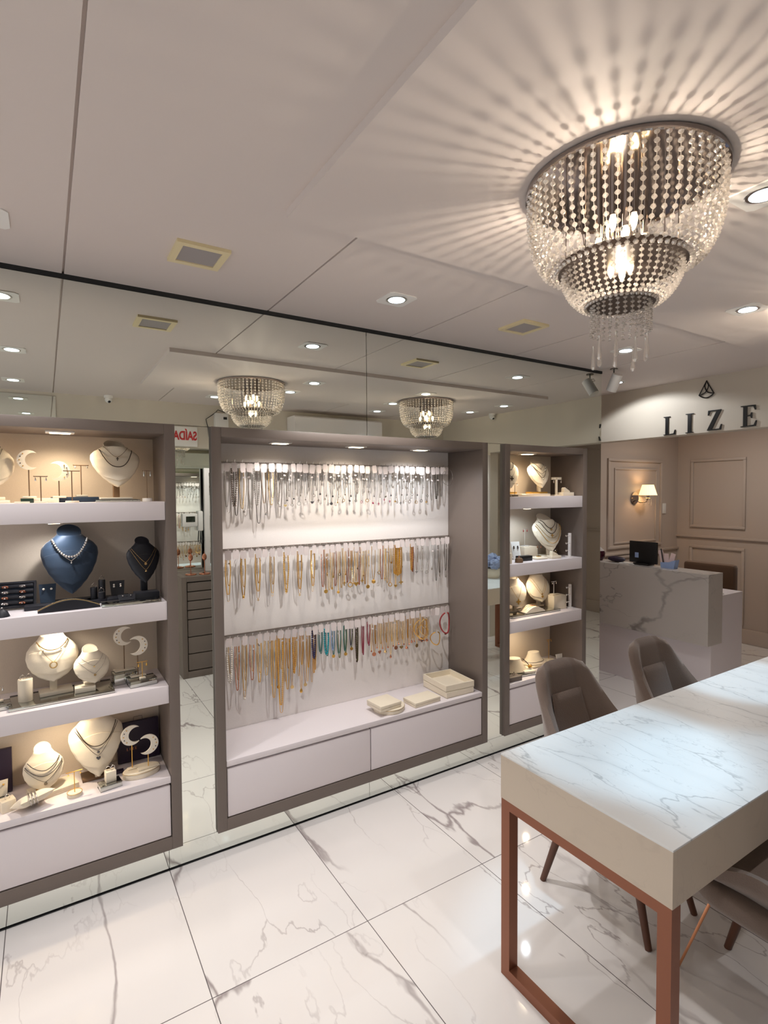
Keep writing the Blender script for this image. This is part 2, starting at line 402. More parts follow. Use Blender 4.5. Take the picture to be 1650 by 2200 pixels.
def pendant(kind, parent, m, z, s=.008):
    bm = new(); s *= 1.25
    if kind == 'disc': cyl(bm, (0, -.001, z - s), (0, .001, z - s), s, None, 16)
    elif kind == 'heart': prism(bm, [(s * 1.0 * (16 * math.sin(t) ** 3) / 16, z - s + s * (13 * math.cos(t) - 5 * math.cos(2 * t) - 2 * math.cos(3 * t) - math.cos(4 * t)) / 16) for t in [2 * PI * k / 18 for k in range(18)]], -.0015, .0015)
    elif kind == 'cross': prism(bm, [(-s * .2, z), (s * .2, z), (s * .2, z - s * .6), (s * .7, z - s * .6), (s * .7, z - s), (s * .2, z - s), (s * .2, z - 2 * s), (-s * .2, z - 2 * s), (-s * .2, z - s), (-s * .7, z - s), (-s * .7, z - s * .6), (-s * .2, z - s * .6)], -.001, .001)
    elif kind == 'teardrop': lathe(bm, [(.0005, z), (s * .35, z - s * .6), (s * .6, z - s * 1.3), (s * .4, z - s * 1.8), (.0005, z - s * 2)], 8)
    elif kind == 'clover':
        prism(bm, [(s * (.65 + .35 * math.cos(4 * t)) * math.cos(t), z - s + s * (.65 + .35 * math.cos(4 * t)) * math.sin(t)) for t in [2 * PI * k / 32 for k in range(32)]], -.0012, .0012)
    elif kind == 'ring': tube(bm, [(s * math.cos(2 * PI * k / 16), 0, z - s + s * math.sin(2 * PI * k / 16)) for k in range(16)], s * .22, 5, True)
    else: ball(bm, (0, 0, z - s * .8), s * .8, 1)
    return obj('pendant', bm, m, parent)
PK = ['disc', 'heart', 'cross', 'teardrop', 'clover', 'ring', 'ball']
PN = {'disc': 'coin', 'heart': 'heart', 'cross': 'cross', 'teardrop': 'teardrop', 'clover': 'clover', 'ring': 'ring', 'ball': 'ball'}
RUSED = {}
SZ = ('longer', 'shorter')
def necklace(row, i, L, w, style, m, mname, dx=0, dy=0, pend=None, pm=None, pname='', cards=None, ps=.008):
    key = (row, i); RUSED.setdefault(key, []).append(L)
    x = TX[i] + dx; z = RAILZ[row] - .03
    nm = {'chain': 'fine', 'bead': 'beaded', 'thick': 'chunky', 'cord': 'corded', 'pearl': 'round-bead'}[style]
    o = None; bm = new(); P = strand_pts(w, L)
    if style == 'chain': tube(bm, P, .0014, 4)
    elif style == 'cord': tube(bm, P, .0018, 5)
    elif style == 'thick': bead_tube(bm, P, .0042, .011, 5, .45)
    elif style == 'pearl': bead_tube(bm, P, .0058, .0112, 7, .3)
    else: bead_tube(bm, P, .0032, .0072, 5, .3)
    o = obj('necklace', bm, m, loc=(x, 2.768 + dy, z), rz=R.uniform(-.5, .3))
    o['category'] = 'necklace'; o['group'] = f'necklaces on the {RAILN[row]} rail'
    o['tmp'] = f'{nm} {mname} necklace' + (f' with {pname} pendant' if pend else '')
    if pend: pendant(pend, o, pm or m, -L - w * .35, ps)
    if cards is None: cards = R.random() < .5
    if cards:
        bm = new(); a = R.uniform(-.8, .8)
        prism(bm, [(-.006, -.004), (.006, -.004), (.006, .004), (-.006, .004)], -.0006, .0006, M=Matrix.Translation((R.uniform(-w, w), -.004, -R.uniform(.02, .06))) @ Matrix.Rotation(a, 4, 'Y') @ Matrix.Rotation(R.uniform(-.6, .6), 4, 'Z'))
        obj('price_card', bm, 'tag_white', o, smooth=False)
    return o
def ix(x): return min(range(NT), key=lambda k: abs(TX[k] - x))
NK = []
def N(*a, **k):
    o = necklace(*a, **k); NK.append((a[0], a[1], a[2], o)); return o
# top rail: silver, chunky at both ends, fine pendants between
for i in range(8):
    st, mm, mn = [('chain', 'silver', 'silver'), ('pearl', 'chrome', 'silver'), ('bead', 'gold_pale', 'pale gold'), ('cord', 'silver', 'silver'), ('thick', 'silver', 'silver'), ('chain', 'gold_pale', 'pale gold'), ('bead', 'gold_pale', 'pale gold'), ('bead', 'silver', 'silver')][i]
    N(0, i, R.uniform(.17, .21), .013, st, mm, mn)
    st2 = ['chain', 'cord', 'chain', 'chain', 'cord', 'chain', 'chain', 'bead'][i]
    N(0, i, [.225, .24, .215, .19, .285, .23, .15, .20][i], .017, st2, 'dark_silver' if i in (1, 4) else 'silver', 'dark silver' if i in (1, 4) else 'silver', dx=.012, dy=.008, pend='ball' if i in (2, 5) else None, pname='ball')
for i in range(8, 33):
    k = PK[R.randrange(7)]; pm, pn = ('silver', '')
    if 20 <= i <= 25 and R.random() < .7: pm, pn = 'pink_stone', 'pink '
    elif i > 22 and R.random() < .5 or R.random() < .3: pm, pn = 'grey_stone', 'grey '
    elif R.random() < .35: pm, pn = 'gold_pale', 'gold '
    L1 = R.uniform(.155, .19)
    N(0, i, L1, .007, 'chain', 'silver', 'silver', pend=k, pm=pm, pname=pn + PN[k], cards=True, ps=R.uniform(.005, .008))
    k = PK[R.randrange(7)]
    N(0, i, L1 - R.uniform(.02, .05), .006, 'chain', 'silver', 'silver', dx=.015, dy=.01, pend=k, pm='grey_stone' if R.random() < .4 else 'silver', pname='small ' + PN[k], ps=R.uniform(.004, .007))
    if i % 4 != 3: N(0, i, L1 - .07 - R.uniform(0, .02), .006, 'chain', 'silver', 'silver', dx=-.012, dy=.016, pend='ball', pname='tiny ball', ps=.004)
N(0, 33, .18, .010, 'bead', 'silver', 'silver'); N(0, 34, .17, .012, 'thick', 'dark_silver', 'silver'); N(0, 34, .15, .008, 'bead', 'silver', 'silver', dx=.012)
N(0, 35, .155, .013, 'cord', 'dark_silver', 'dark silver', cards=False)
# middle rail: gold, chunky silver-gold start, broad gold curtain, dark silver end
for i in range(0, 14, 2):
    N(1, i, R.uniform(.185, .215), .014, ('bead', 'cord', 'bead', 'chain', 'thick', 'bead', 'bead')[i // 2], 'gold', 'gold', pend='ball' if i in (2, 8) else None, pname='ball')
    N(1, i, R.uniform(.14, .18), .011, 'bead', 'gold_pale', 'pale gold', dx=.006, dy=.008)
    N(1, i, R.uniform(.225, .235), .016, 'chain', 'gold_pale', 'pale gold', dx=.004, dy=.014, pend='clover' if i in (4, 10) else None, pname='clover', ps=.006)
for i in range(14, 28):
    if i in (22, 23): continue
    k = PK[(i * 3) % 7]
    N(1, i, R.uniform(.17, .26), .007, 'chain', 'gold', 'gold', pend=k, pm='gold', pname=PN[k], ps=R.uniform(.008, .012))
    k = PK[(i * 5 + 2) % 7]
    N(1, i, R.uniform(.10, .165), .006, 'chain', 'gold_pale', 'pale gold', dx=.014, dy=.01, pend=k, pm='gold_pale' if R.random() < .6 else 'grey_stone', pname='small ' + PN[k], ps=.006)
for i in list(range(14, 22)) + [24, 25]: N(1, i, R.uniform(.2, .235), .009, 'bead', 'gold_pale' if i % 2 else 'rose_gold', 'pale gold' if i % 2 else 'rose gold', dx=-.012, dy=.014)
N(1, 22, .195, .014, 'cord', 'gold', 'gold', pend='ball', pname='large ball', ps=.014); N(1, 23, .15, .006, 'chain', 'gold_pale', 'pale gold', pend='ring', pname='ring')
for j in range(5): N(1, 26 if j < 3 else 27, .175 + .006 * (2 - abs(j - 2)) + j * .001, .009, 'thick', 'gold', 'gold', dx=(-.012 + .012 * j) if j < 3 else (-.02 + .012 * (j - 3)), dy=-.006, cards=False)
N(1, 29, .165, .008, 'thick', 'gold', 'gold', cards=False); N(1, 29, .175, .010, 'thick', 'rose_gold', 'rose gold', dx=.012, dy=.005, cards=False)
for i in range(30, 34):
    k = ('clover', 'ball', 'ring', 'teardrop')[i - 30]
    N(1, i, R.uniform(.15, .18), .007, 'chain', 'silver', 'silver', pend=k, pname=PN[k]); N(1, i, R.uniform(.10, .14), .006, 'chain', 'silver', 'silver', dx=.014, dy=.01)
for i, (L, mm, mn) in zip((34, 35, 35, 36, 36), ((.25, 'dark_silver', 'dark silver'), (.20, 'dark_silver', 'dark silver'), (.225, 'silver', 'silver'), (.235, 'silver', 'silver'), (.19, 'dark_silver', 'dark silver'))):
    N(1, i, L, .011, 'cord' if mn == 'dark silver' else 'bead', mm, mn, dx=R.uniform(-.01, .01), dy=R.uniform(0, .012))
# lowest rail: gold, then coloured stones, then rose pendants and chokers
for i, st, mm, mn, L in ((0, 'pearl', 'pearl', 'pearl', .20), (1, 'bead', 'rose_gold', 'rose gold', .25), (2, 'cord', 'gold_pale', 'pale gold', .26), (3, 'bead', 'rose_gold', 'rose gold', .21), (4, 'bead', 'gold', 'gold', .23), (5, 'bead', 'gold_pale', 'pale gold', .20)):
    N(2, i, L, .013, st, mm, mn)
    N(2, i, L * .8, .010, 'bead', 'gold_pale', 'pale gold', dx=.008, dy=.01)
N(2, 2, .30, .012, 'chain', 'gold_pale', 'pale gold', dx=.002, dy=.016, pend='ball', pname='pearl', pm='pearl')
for i in range(6, 13):
    N(2, i, (.33, .38, .30, .22, .31, .28, .24)[i - 6], .013 if i < 9 else .009, ('bead', 'thick', 'bead', 'thick', 'chain', 'chain', 'bead')[i - 6], 'gold', 'gold', pend='teardrop' if i == 10 else None, pname='long teardrop', ps=.012)
    N(2, i, R.uniform(.18, .24), .010, 'bead', 'gold', 'gold', dx=.010, dy=.008)
    N(2, i, R.uniform(.24, .30), .008, 'chain', 'gold_pale', 'pale gold', dx=-.008, dy=.014, pend='disc' if i % 2 else None, pname='coin')
N(2, 7, .42, .019, 'chain', 'gold', 'gold', dx=.0, dy=-.004)
i0 = ix(1.27)
for j, (L, st, mm, mn, w) in enumerate(((.155, 'pearl', 'indigo', 'indigo', .011), (.125, 'bead', 'teal_dark', 'dark teal', .012), (.145, 'pearl', 'teal', 'turquoise', .014), (.13, 'bead', 'paper_blue', 'pale blue', .009), (.155, 'bead', 'teal_dark', 'teal', .012), (.145, 'bead', 'teal_dark', 'dark green', .011), (.12, 'cord', 'indigo', 'dark blue', .010), (.21, 'thick', 'dark_bead', 'dark brown', .008), (.18, 'cord', 'red_cord', 'red', .008), (.13, 'cord', 'red_cord', 'dark pink', .010))):
    N(2, i0 + j, L, w, st, mm, mn, pend={7: 'teardrop', 1: None}.get(j), pname='dark teardrop', pm='dark_bead', cards=j % 3 == 1)
    N(2, i0 + j, L + (.03 if j in (3, 4) else .015), w * .8, 'bead', {0: 'dark_bead', 7: 'green_gold', 8: 'pink_stone', 9: 'pink_stone'}.get(j, 'green_gold' if j > 3 else 'teal_dark'), {0: 'brown', 7: 'olive', 8: 'rose', 9: 'rose'}.get(j, 'olive' if j > 3 else 'green'), dx=.010, dy=.010, pend='disc' if j in (3, 5, 6) else None, pm='gold', pname='gold coin')
for i in range(i0 + 10, 33):
    k = ('ball', 'teardrop', 'disc', 'heart')[i % 4]
    N(2, i, R.uniform(.15, .19) + (.06 if i == i0 + 13 else 0), .009, 'chain', 'gold', 'gold', pend=k, pm='rose_gold' if i % 3 else 'gold_pale', pname=('rose ' if i % 3 else 'pale ') + PN[k], ps=.010)
    N(2, i, R.uniform(.13, .15), .008, 'bead', 'gold_pale', 'pale gold', dx=.014, dy=.008)
    N(2, i, R.uniform(.16, .18), .007, 'chain', 'gold', 'gold', dx=-.012, dy=.012, pend='ball', pm='rose_gold', pname='small rose ball', ps=.006)
byt = {}
for r_, i, L, o in NK: byt.setdefault((r_, i), []).append((L, o))
for (r_, i), lst in byt.items():
    lst.sort(key=lambda q: -q[0])
    for k, (L, o) in enumerate(lst):
        s = '' if len(lst) == 1 else ('longest ', 'shortest ')[k > 0] if len(lst) == 2 or k in (0, len(lst) - 1) else ('second-longest ', 'third-longest ', 'fourth-longest ')[k - 1]
        o['label'] = f"{s}{o['tmp']}, {ORD[i]} ticket from left, {RAILN[r_]} rail"
        del o['tmp']
def choker(x, y, z, rx, rz_, r, m, label, gap=.25, tilt=0, extra=None, ry=.012):
    bm = new(); n = 36
    pts = [(rx * math.sin(a), -ry * math.cos(a * 2), rz_ * -math.cos(a)) for a in [-PI + gap + (2 * PI - 2 * gap) * k / n for k in range(n + 1)]]
    tube(bm, pts, r, 6)
    o = tag(obj('choker', bm, m, loc=(x, y, z), rz=tilt), label, 'choker', 'rigid chokers at the end of the rails')
    if extra:
        bm = new(); box(bm, -.006, .006, -.004, .004, -rz_ - .012, -rz_ + .002, .001); obj('clasp_pendant', bm, extra, o)
    return o
choker(2.214, 2.735, 1.775, .038, .052, .0014, 'silver', 'thin silver rigid choker hanging at the end of the top rail', tilt=-.3)
choker(2.192, 2.735, .83, .036, .068, .0048, 'red_cord', 'dark red oval choker at the end of the lowest rail', tilt=-.1, extra='stem_brown')
choker(2.125, 2.75, .735, .034, .042, .0034, 'gold', 'polished gold open choker hanging beside the dark red one', tilt=-.2)
choker(2.01, 2.75, .815, .05, .062, .0026, 'gold', 'large gold wire choker in the cluster near the lowest rail end', extra='rose_gold')
choker(2.025, 2.735, .825, .044, .052, .0024, 'gold_pale', 'pale gold choker in front of the gold choker cluster', tilt=.3)
choker(2.0, 2.725, .80, .036, .046, .0022, 'gold', 'small gold choker hanging lowest inside the choker cluster', tilt=-.4, extra='grey_stone')
choker(2.045, 2.76, .84, .022, .032, .0026, 'gold_pale', 'thick pale gold bangle-like choker behind the choker cluster', tilt=.1)

# boxes on the counter under the necklaces
CZ = .4335
def tray(x, y, z, w, d, h, t, rz, label):
    t_ = thing('jewelry_tray', label, 'tray', (x, y, z), rz, 'beige stacking trays')
    bm = new(); box(bm, -w, w, -d, d, 0, .004); obj('tray_floor', bm, 'cream_fabric', t_, smooth=False)
    bm = new()
    o_ = [(-w, -d), (w, -d), (w, d), (-w, d)]; i_ = [(-w + t, -d + t), (w - t, -d + t), (w - t, d - t), (-w + t, d - t)]
    loft(bm, [[(a, b, 0) for a, b in o_], [(a, b, h) for a, b in o_], [(a, b, h) for a, b in i_], [(a, b, .004) for a, b in i_]], cap=False)
    obj('rim', bm, 'cream_fabric', t_, smooth=False)
tray(2.13, 2.632, CZ, .104, .124, .036, .008, -.03, 'lower beige tray of the two stacked in the counter corner')
tray(2.135, 2.637, CZ + .0365, .106, .127, .038, .008, -.06, 'upper beige tray of the two stacked in the counter corner')
o = thing('jewelry_box', 'flat beige rectangular box lying between round box and trays', 'box', (1.872, 2.56, CZ), .06)
obj('base', b1(-.095, .095, -.058, .058, 0, .014, .0015), 'cream_fabric', o); obj('lid', b1(-.096, .096, -.059, .059, .0145, .029, .002), 'cream_fabric', o)
o = thing('jewelry_box', 'round beige box on the counter under the square box', 'box', (1.648, 2.578, CZ))
bm = new(); lathe(bm, [(.0, 0), (.090, 0), (.092, .004), (.092, .024), (.09, .027), (0, .027)], 44); obj('body', bm, 'cream_fabric', o)
bm = new(); tube(bm, [(.0925 * math.cos(2 * PI * k / 44), .0925 * math.sin(2 * PI * k / 44), .023) for k in range(44)], .0012, 5, True); obj('gold_edge', bm, 'gold_pale', o)
o = thing('jewelry_box', 'square beige box resting on the round box on the counter', 'box', (1.612, 2.57, CZ + .0275), .08)
obj('base', b1(-.072, .072, -.068, .068, 0, .015, .0015), 'cream_fabric', o); obj('lid', b1(-.073, .073, -.069, .069, .0155, .033, .002), 'cream_fabric', o)

# ------------------------------------------------------------------ display pieces
def interp(tab, t):
    for (a, va), (b, vb) in zip(tab[:-1], tab[1:]):
        if t <= b:
            s = (t - a) / (b - a) if b > a else 0
            s = s * s * (3 - 2 * s) * .4 + s * .6
            return va + (vb - va) * s
    return tab[-1][1]
WIDE = [(0, .03), (.03, .16), (.1, .36), (.2, .58), (.32, .78), (.45, .93), (.57, 1.0), (.66, .98), (.73, .86), (.79, .66), (.85, .48), (.9, .42), (1, .41)]
ROUND = [(0, .08), (.03, .30), (.1, .58), (.2, .80), (.32, .94), (.45, 1.0), (.57, .96), (.66, .84), (.73, .68), (.79, .54), (.85, .46), (.9, .42), (1, .41)]
class Bust:
    def __init__(s, h, w, lean, prof, thick=.16, stem=.02, neck=True):
        s.h, s.w, s.lean, s.prof, s.stem, s.neck, s.th = h, w / 2, lean, prof, stem, neck, thick * w
    def hw(s, t): return s.w * interp(s.prof, t)
    def yc(s, t): return -s.lean * (1 - t) ** 1.2
    def dep(s, t):
        n = max(0, min(1, (t - .62) / .25)); n = n * n * (3 - 2 * n)
        return s.th * (.55 + .45 * min(1, t / .4)) * (1 - n) + s.w * .36 * n
    def front(s, x, t):
        w = s.hw(t); q = max(0, 1 - (x / w) ** 2) if w > 0 else 0
        return s.yc(t) - s.dep(t) * math.sqrt(q) - (.004 if .13 < t < .63 and abs(x) < w * .9 else 0)
    def build(s, parent, m):
        rings = []; T = [k / 40 for k in range(41)]
        for t in T:
            w, y, d, z = s.hw(t), s.yc(t), s.dep(t), s.stem + s.h * t
            back = d * (.12 if t < .62 else .12 + .88 * min(1, (t - .62) / .25))
            tl_ = s.w * .26 * max(0, (t - .86) / .14)
            rings.append([(w * math.cos(a), y - (d if math.sin(a) > 0 else back) * math.sin(a), z - tl_ * (math.sin(a) + 1)) for a in [2 * PI * k / 28 for k in range(28)]])
        bm = new(); loft(bm, rings); obj('bust_form', bm, m, parent, angle=60)
        rr = []
        for k in range(25):
            t = .13 + .5 * k / 24; e = math.sin(PI * min(1, k / 5) / 2) * min(1, (24 - k) / 4 + .15); w = s.hw(t) * (.90 * e + .02); z = s.stem + s.h * t
            rr.append([(w * math.cos(a), s.yc(t) - (s.dep(t) * math.sqrt(max(0, 1 - (w * math.cos(a) / s.hw(t)) ** 2)) + .004) if math.sin(a) > 0 else s.yc(t), z) for a in [2 * PI * (j + .5) / 28 for j in range(28)]])
        bm = new(); loft(bm, rr); obj('front_panel', bm, m, parent, angle=50)
        # rolled rim at the neck opening
        top = rings[-1]; bm = new(); tube(bm, top, s.w * .025, 5, True); obj('neck_rim', bm, m, parent)
    def chain(s, t0, t1, shape, x0=None, off=.003, n=40):
        xa = x0 if x0 else s.hw(t0) * .96
        P = []
        for k in range(n + 1):
            q = -1 + 2 * k / n
            t = t0 - (t0 - t1) * (1 - abs(q) ** shape)
            x = xa * math.copysign(abs(q) ** .9, q)
            w = s.hw(t); x = max(-w * .97, min(w * .97, x))
            P.append(Vector((x, s.front(x, t) - off, s.stem + s.h * t)))
        return P
def bust(label, x, y, z, B, m, rz=0, base='cream_fabric', bw=.05, bd=.04, bh=.012, stemm=None, group=None):
    t = thing('necklace_bust', label, 'necklace display bust', (x, y, z), rz, group)
    B.build(t, m)
    if base:
        tb = 0.0
        obj('base', b1(-bw, bw, -bd + B.lean * -.2, bd - B.lean * .2, 0, bh, .002), base, t)
        obj('stem', b1(-.011, .011, -.010 + B.yc(.35), .010 + B.yc(.35), bh, B.stem + B.h * .42, .001), stemm or m, t)
    return t
def worn(b, B, label, t0, t1, shape, style, m, pend=None, pm=None, ps=.008, r=None, x0=None):
    P = B.chain(t0, t1, shape, x0, {'tennis': .008, 'bead': .006}.get(style, .005))
    if style == 'tennis':
        bm = new(); bead_tube(bm, P, r or .0058, .0105, 7, .4)
    elif style == 'bead':
        bm = new(); bead_tube(bm, P, r or .0022, .0048, 5, .4)
    else:
        bm = new(); tube(bm, P, r or .0009, 5)
    o = obj('necklace', bm, m); o.location = b.location; o.rotation_euler = b.rotation_euler
    tag(o, label, 'necklace')
    if pend:
        c = P[len(P) // 2]; pendant(pend, o, pm or m, 0, ps); ch = o.children[0]; ch.location = (c.x, c.y - .003, c.z)
    return o
def moon(parent, cx, cz, r, side, m='crescent_cream_lit'):
    a0 = math.radians(46); outer = []; inner = []
    for k in range(25):
        a = a0 + (2 * PI - 2 * a0) * k / 24; outer.append((r * math.cos(a), r * math.sin(a)))
    tipx, tipy = outer[0]; c = r * .46; ri = math.hypot(tipx - c, tipy); b0 = math.atan2(tipy, tipx - c)
    for k in range(1, 24):
        a = (2 * PI - b0) - (2 * PI - 2 * b0) * k / 24; inner.append((c + ri * math.cos(a), ri * math.sin(a)))
    poly = [(x * side, y) for x, y in outer + inner]
    bm = new(); prism(bm, poly, -.004, .004)
    o = obj('crescent', bm, m, parent, angle=30); o.location = (cx, 0, cz); return o
def moon_stand(label, x, y, z, r, h, side, rz=0, base=(.03, .018, .012), stem='gold_pale', basem='cream_fabric', earrings=None):
    t = thing('crescent_earring_stand', label, 'earring stand', (x, y, z), rz)
    obj('base', b1(-base[0], base[0], -base[1], base[1], 0, base[2], .002), basem, t)
    bm = new(); cyl(bm, (0, 0, base[2]), (0, 0, h - r * .97), .0022, None, 8); obj('stem', bm, stem, t)
    moon(t, 0, h, r, side)
    if earrings:
        for k in range(5):
            a = PI - .9 + 1.8 * k / 4
            e = thing('earring', f'{("topmost", "second", "middle", "fourth", "lowest")[k]} small earring on the {earrings}', 'earring', (x, y, z), rz)
            px, pz = side * r * .78 * math.cos(a), h + r * .78 * math.sin(a)
            bm = new(); ball(bm, (px, -.005, pz), .0028, 1); obj('stone', bm, 'grey_stone' if k % 2 else 'gold', e)
            bm = new(); cyl(bm, (px, -.0035, pz), (px, .005, pz), .0005, None, 5); obj('post', bm, 'gold', e)
    return t
def t_stand(label, x, y, z, h, w, rz=0, m='stem_brown', basem='cream_fabric', base='box', bw=.022, thick=.002, drops=None, dm='silver', dl=.014):
    t = thing('earring_stand', label, 'earring stand', (x, y, z), rz)
    if base == 'box': obj('base', b1(-bw, bw, -bw * .75, bw * .75, 0, .008, .0015), basem, t)
    else:
        bm = new(); lathe(bm, [(0, 0), (bw, 0), (bw + .001, .003), (bw, .014 if base == 'puck' else .007), (0, .014 if base == 'puck' else .007)], 28); obj('base', bm, basem, t)
    zb = .014 if base == 'puck' else .007
    bm = new()
    if thick > .004: box(bm, -thick, thick, -thick * .6, thick * .6, zb, h, .001)
    else: cyl(bm, (0, 0, zb), (0, 0, h), thick, None, 8)
    obj('stem', bm, m, t)
    bm = new()
    if thick > .004: box(bm, -w, w, -thick * .6, thick * .6, h - thick * 2, h, .001)
    else: tube(bm, [(-w, 0, h + .001), (-w * .9, 0, h), (w * .9, 0, h), (w, 0, h + .001)], thick, 8)
    obj('crossbar', bm, m, t)
    if drops:
        for k, s in enumerate((-1, 1)):
            e = thing('earring', f'{("left", "right")[k]} drop earring hanging on {drops}', 'earring', (x, y, z), rz)
            px = s * w * .75; zz = h - (thick * 2 if thick > .004 else 0)
            bm = new(); tube(bm, [(px, -thick - .003, h + .002), (px, -thick - .004, zz - .004)], .0007, 5); obj('hook', bm, dm, e)
            bm = new(); lathe(bm, [(.0005, 0), (.002, -.003), (.004, -dl * .7), (.003, -dl), (.0005, -dl - .002)], 8, (px, -thick - .004, zz - .004)); obj('drop', bm, dm, e)
    return t
def block(label, x, y, z, w, d, h, rz=0, m='cream_fabric', name='display_block', bev=.0015):
    return tag(obj(name, b1(-w, w, -d, d, 0, h, bev), m, loc=(x, y, z), rz=rz), label, 'display block')
def mirror_block(label, x, y, z, w, d, h, rz=0):
    t = thing('mirrored_riser', label, 'display riser', (x, y, z), rz)
    obj('body', b1(-w, w, -d, d, 0, h, .0008), 'mirror_glass_tile', t)
    bm = new()
    for zz in (.0006, h - .0006):
        tube(bm, [(-w, -d, zz), (w, -d, zz), (w, d, zz), (-w, d, zz)], .0009, 4, True)
    obj('edging', bm, 'dark_silver', t); return t
def card(label, x, y, z, w, h, rz, m, lean=.25, pearls=2, pm='pearl', pr=.005, what='pearl', where=None):
    t = thing('earring_card', label, 'earring card', (x, y, z), rz)
    M = Matrix.Rotation(-lean, 4, 'X')
    bm = new(); prism(bm, [(-w * .85, 0), (w * .85, 0), (w, h), (-w, h)], -.002, .002, M=M); obj('card', bm, m, t)
    bm = new(); prism(bm, [(-.006, 0), (.006, 0), (.004, h * .7), (-.004, h * .7)], .0, .002, M=Matrix.Translation((0, h * .33, 0)) @ Matrix.Rotation(.18, 4, 'X')); obj('strut', bm, m, t)
    for k, s in enumerate((-1, 1) if what else ()):
        e = thing('earring', f'{("left", "right")[k]} {what} earring on the {where or label}', 'earring', (x, y, z), rz)
        c = M @ Vector((s * w * .45, -.006, h * .72))
        bm = new(); ball(bm, c, pr, 2); obj('stone', bm, pm, e)
        if pearls > 2:
            c2 = M @ Vector((s * w * .45, -.006, h * .72 - pr * 2)); bm = new(); ball(bm, c2, pr * 1.1, 2); obj('drop', bm, pm, e)
    return t
def ring(label, x, y, z, r, m, rz=0, rx=0, stone=None):
    t = thing('ring', label, 'ring', (x, y, z), rz); t.rotation_euler = (rx, 0, rz)
    bm = new(); tube(bm, [(r * math.cos(2 * PI * k / 20), 0, r * math.sin(2 * PI * k / 20) + r) for k in range(20)], .0013, 5, True); obj('band', bm, m, t)
    bm = new(); lathe(bm, [(.0005, 0), (.003, .0015), (.004, .003), (.0025, .005), (.0005, .0055)], 8, (0, 0, r * 2 - .001)); obj('gem', bm, stone or 'silver', t)
    return t
def cylinder_block(label, x, y, z, r, h, m, name='ring_pillar'):
    bm = new(); lathe(bm, [(0, 0), (r, 0), (r, h * .97), (r * .94, h), (0, h)], 28); return tag(obj(name, bm, m, loc=(x, y, z)), label, 'ring pillar')

# ---- left cabinet, top shelf
ZA, ZB, ZC, ZD = 1.6485, 1.2115, .8395, .4335
A = Bust(.205, .205, .055, WIDE, .14, .075)
mirror_block('gold-toned mirrored riser under the dark-necklace bust, top shelf', .265, 2.585, ZA, .085, .055, .010)
block('thin cream slab on the mirrored riser under the dark-necklace bust', .262, 2.60, ZA + .0105, .062, .04, .008)
b = bust('large cream bust wearing a dark cord necklace on the top shelf', .265, 2.655, ZA + .019, Bust(.208, .20, .05, WIDE, .14, .045), 'cream_fabric', .12, None)
obj('stem', b1(-.012, .012, -.03, -.008, 0, .13, .001), 'stem_brown', b); Bu = Bust(.208, .20, .05, WIDE, .14, .045)
worn(b, Bu, 'thick dark cord necklace on the large cream top-shelf bust', .78, .42, 2.2, 'cord', 'dark_bead', r=.0019)
worn(b, Bu, 'fine dark chain with small cross pendant on the large cream top-shelf bust', .84, .62, 1.3, 'chain', 'stem_brown', 'cross', 'dark_bead', .006)
Bu = Bust(.21, .19, .05, ROUND, .14, .045)
b = bust('cream bust cut by the photo edge on the top shelf', -.195, 2.66, ZA + .012, Bu, 'cream_fabric', .05, 'cream_fabric', .06, .045, .012)
worn(b, Bu, 'dark bead necklace on the cut-off cream top-shelf bust', .80, .44, 2.2, 'bead', 'dark_bead')
worn(b, Bu, 'fine dark chain on the cut-off cream top-shelf bust', .76, .30, 1.6, 'chain', 'dark_bead')
block('cream slab under the cut-off bust on the top shelf', -.195, 2.64, ZA, .075, .055, .0115)
block('long navy box behind the earring stands on the top shelf', .11, 2.66, ZA, .088, .035, .022, .03, 'navy_velvet')
block('cream slab on the shelf below the tall crescent stand', -.005, 2.63, ZA, .055, .035, .018)
moon_stand('taller crescent stand opening to the right, top shelf of the bust cabinet', -.052, 2.62, ZA + .0185, .040, .155, 1, .08, (.024, .014, .008), 'stem_brown', earrings='taller top-shelf crescent stand')
moon_stand('shorter crescent stand opening to the left, top shelf of the bust cabinet', .052, 2.625, ZA + .0185, .041, .112, -1, .08, (.024, .014, .008), 'stem_brown', earrings='shorter top-shelf crescent stand')
t_stand('short brown T-stand before the crescent stands on the top shelf', -.012, 2.535, ZA, .105, .024, .1, base='round', drops='the short brown T-stand')
t_stand('mid-height brown T-stand standing alone in front on the top shelf', .095, 2.53, ZA, .128, .03, .1, base='round', bw=.024)
t_stand('tall brown T-stand on the navy box on the top shelf', .135, 2.66, ZA + .0225, .135, .03, .1, drops='the tall brown T-stand', dl=.008)
t_stand('slim stand on a white puck beside the large cream top-shelf bust', .385, 2.58, ZA, .135, .018, .1, base='puck', basem='white_plastic', bw=.02, thick=.0012, drops='the white-puck stand', dl=.02)
block('small dark green glass block at the left of the navy box', -.06, 2.58, ZA, .022, .015, .018, .1, 'dark_glass')
block('cream name-card sized slab at the front edge of the top shelf', -.075, 2.52, ZA, .025, .012, .006, .1, 'cream_fabric')
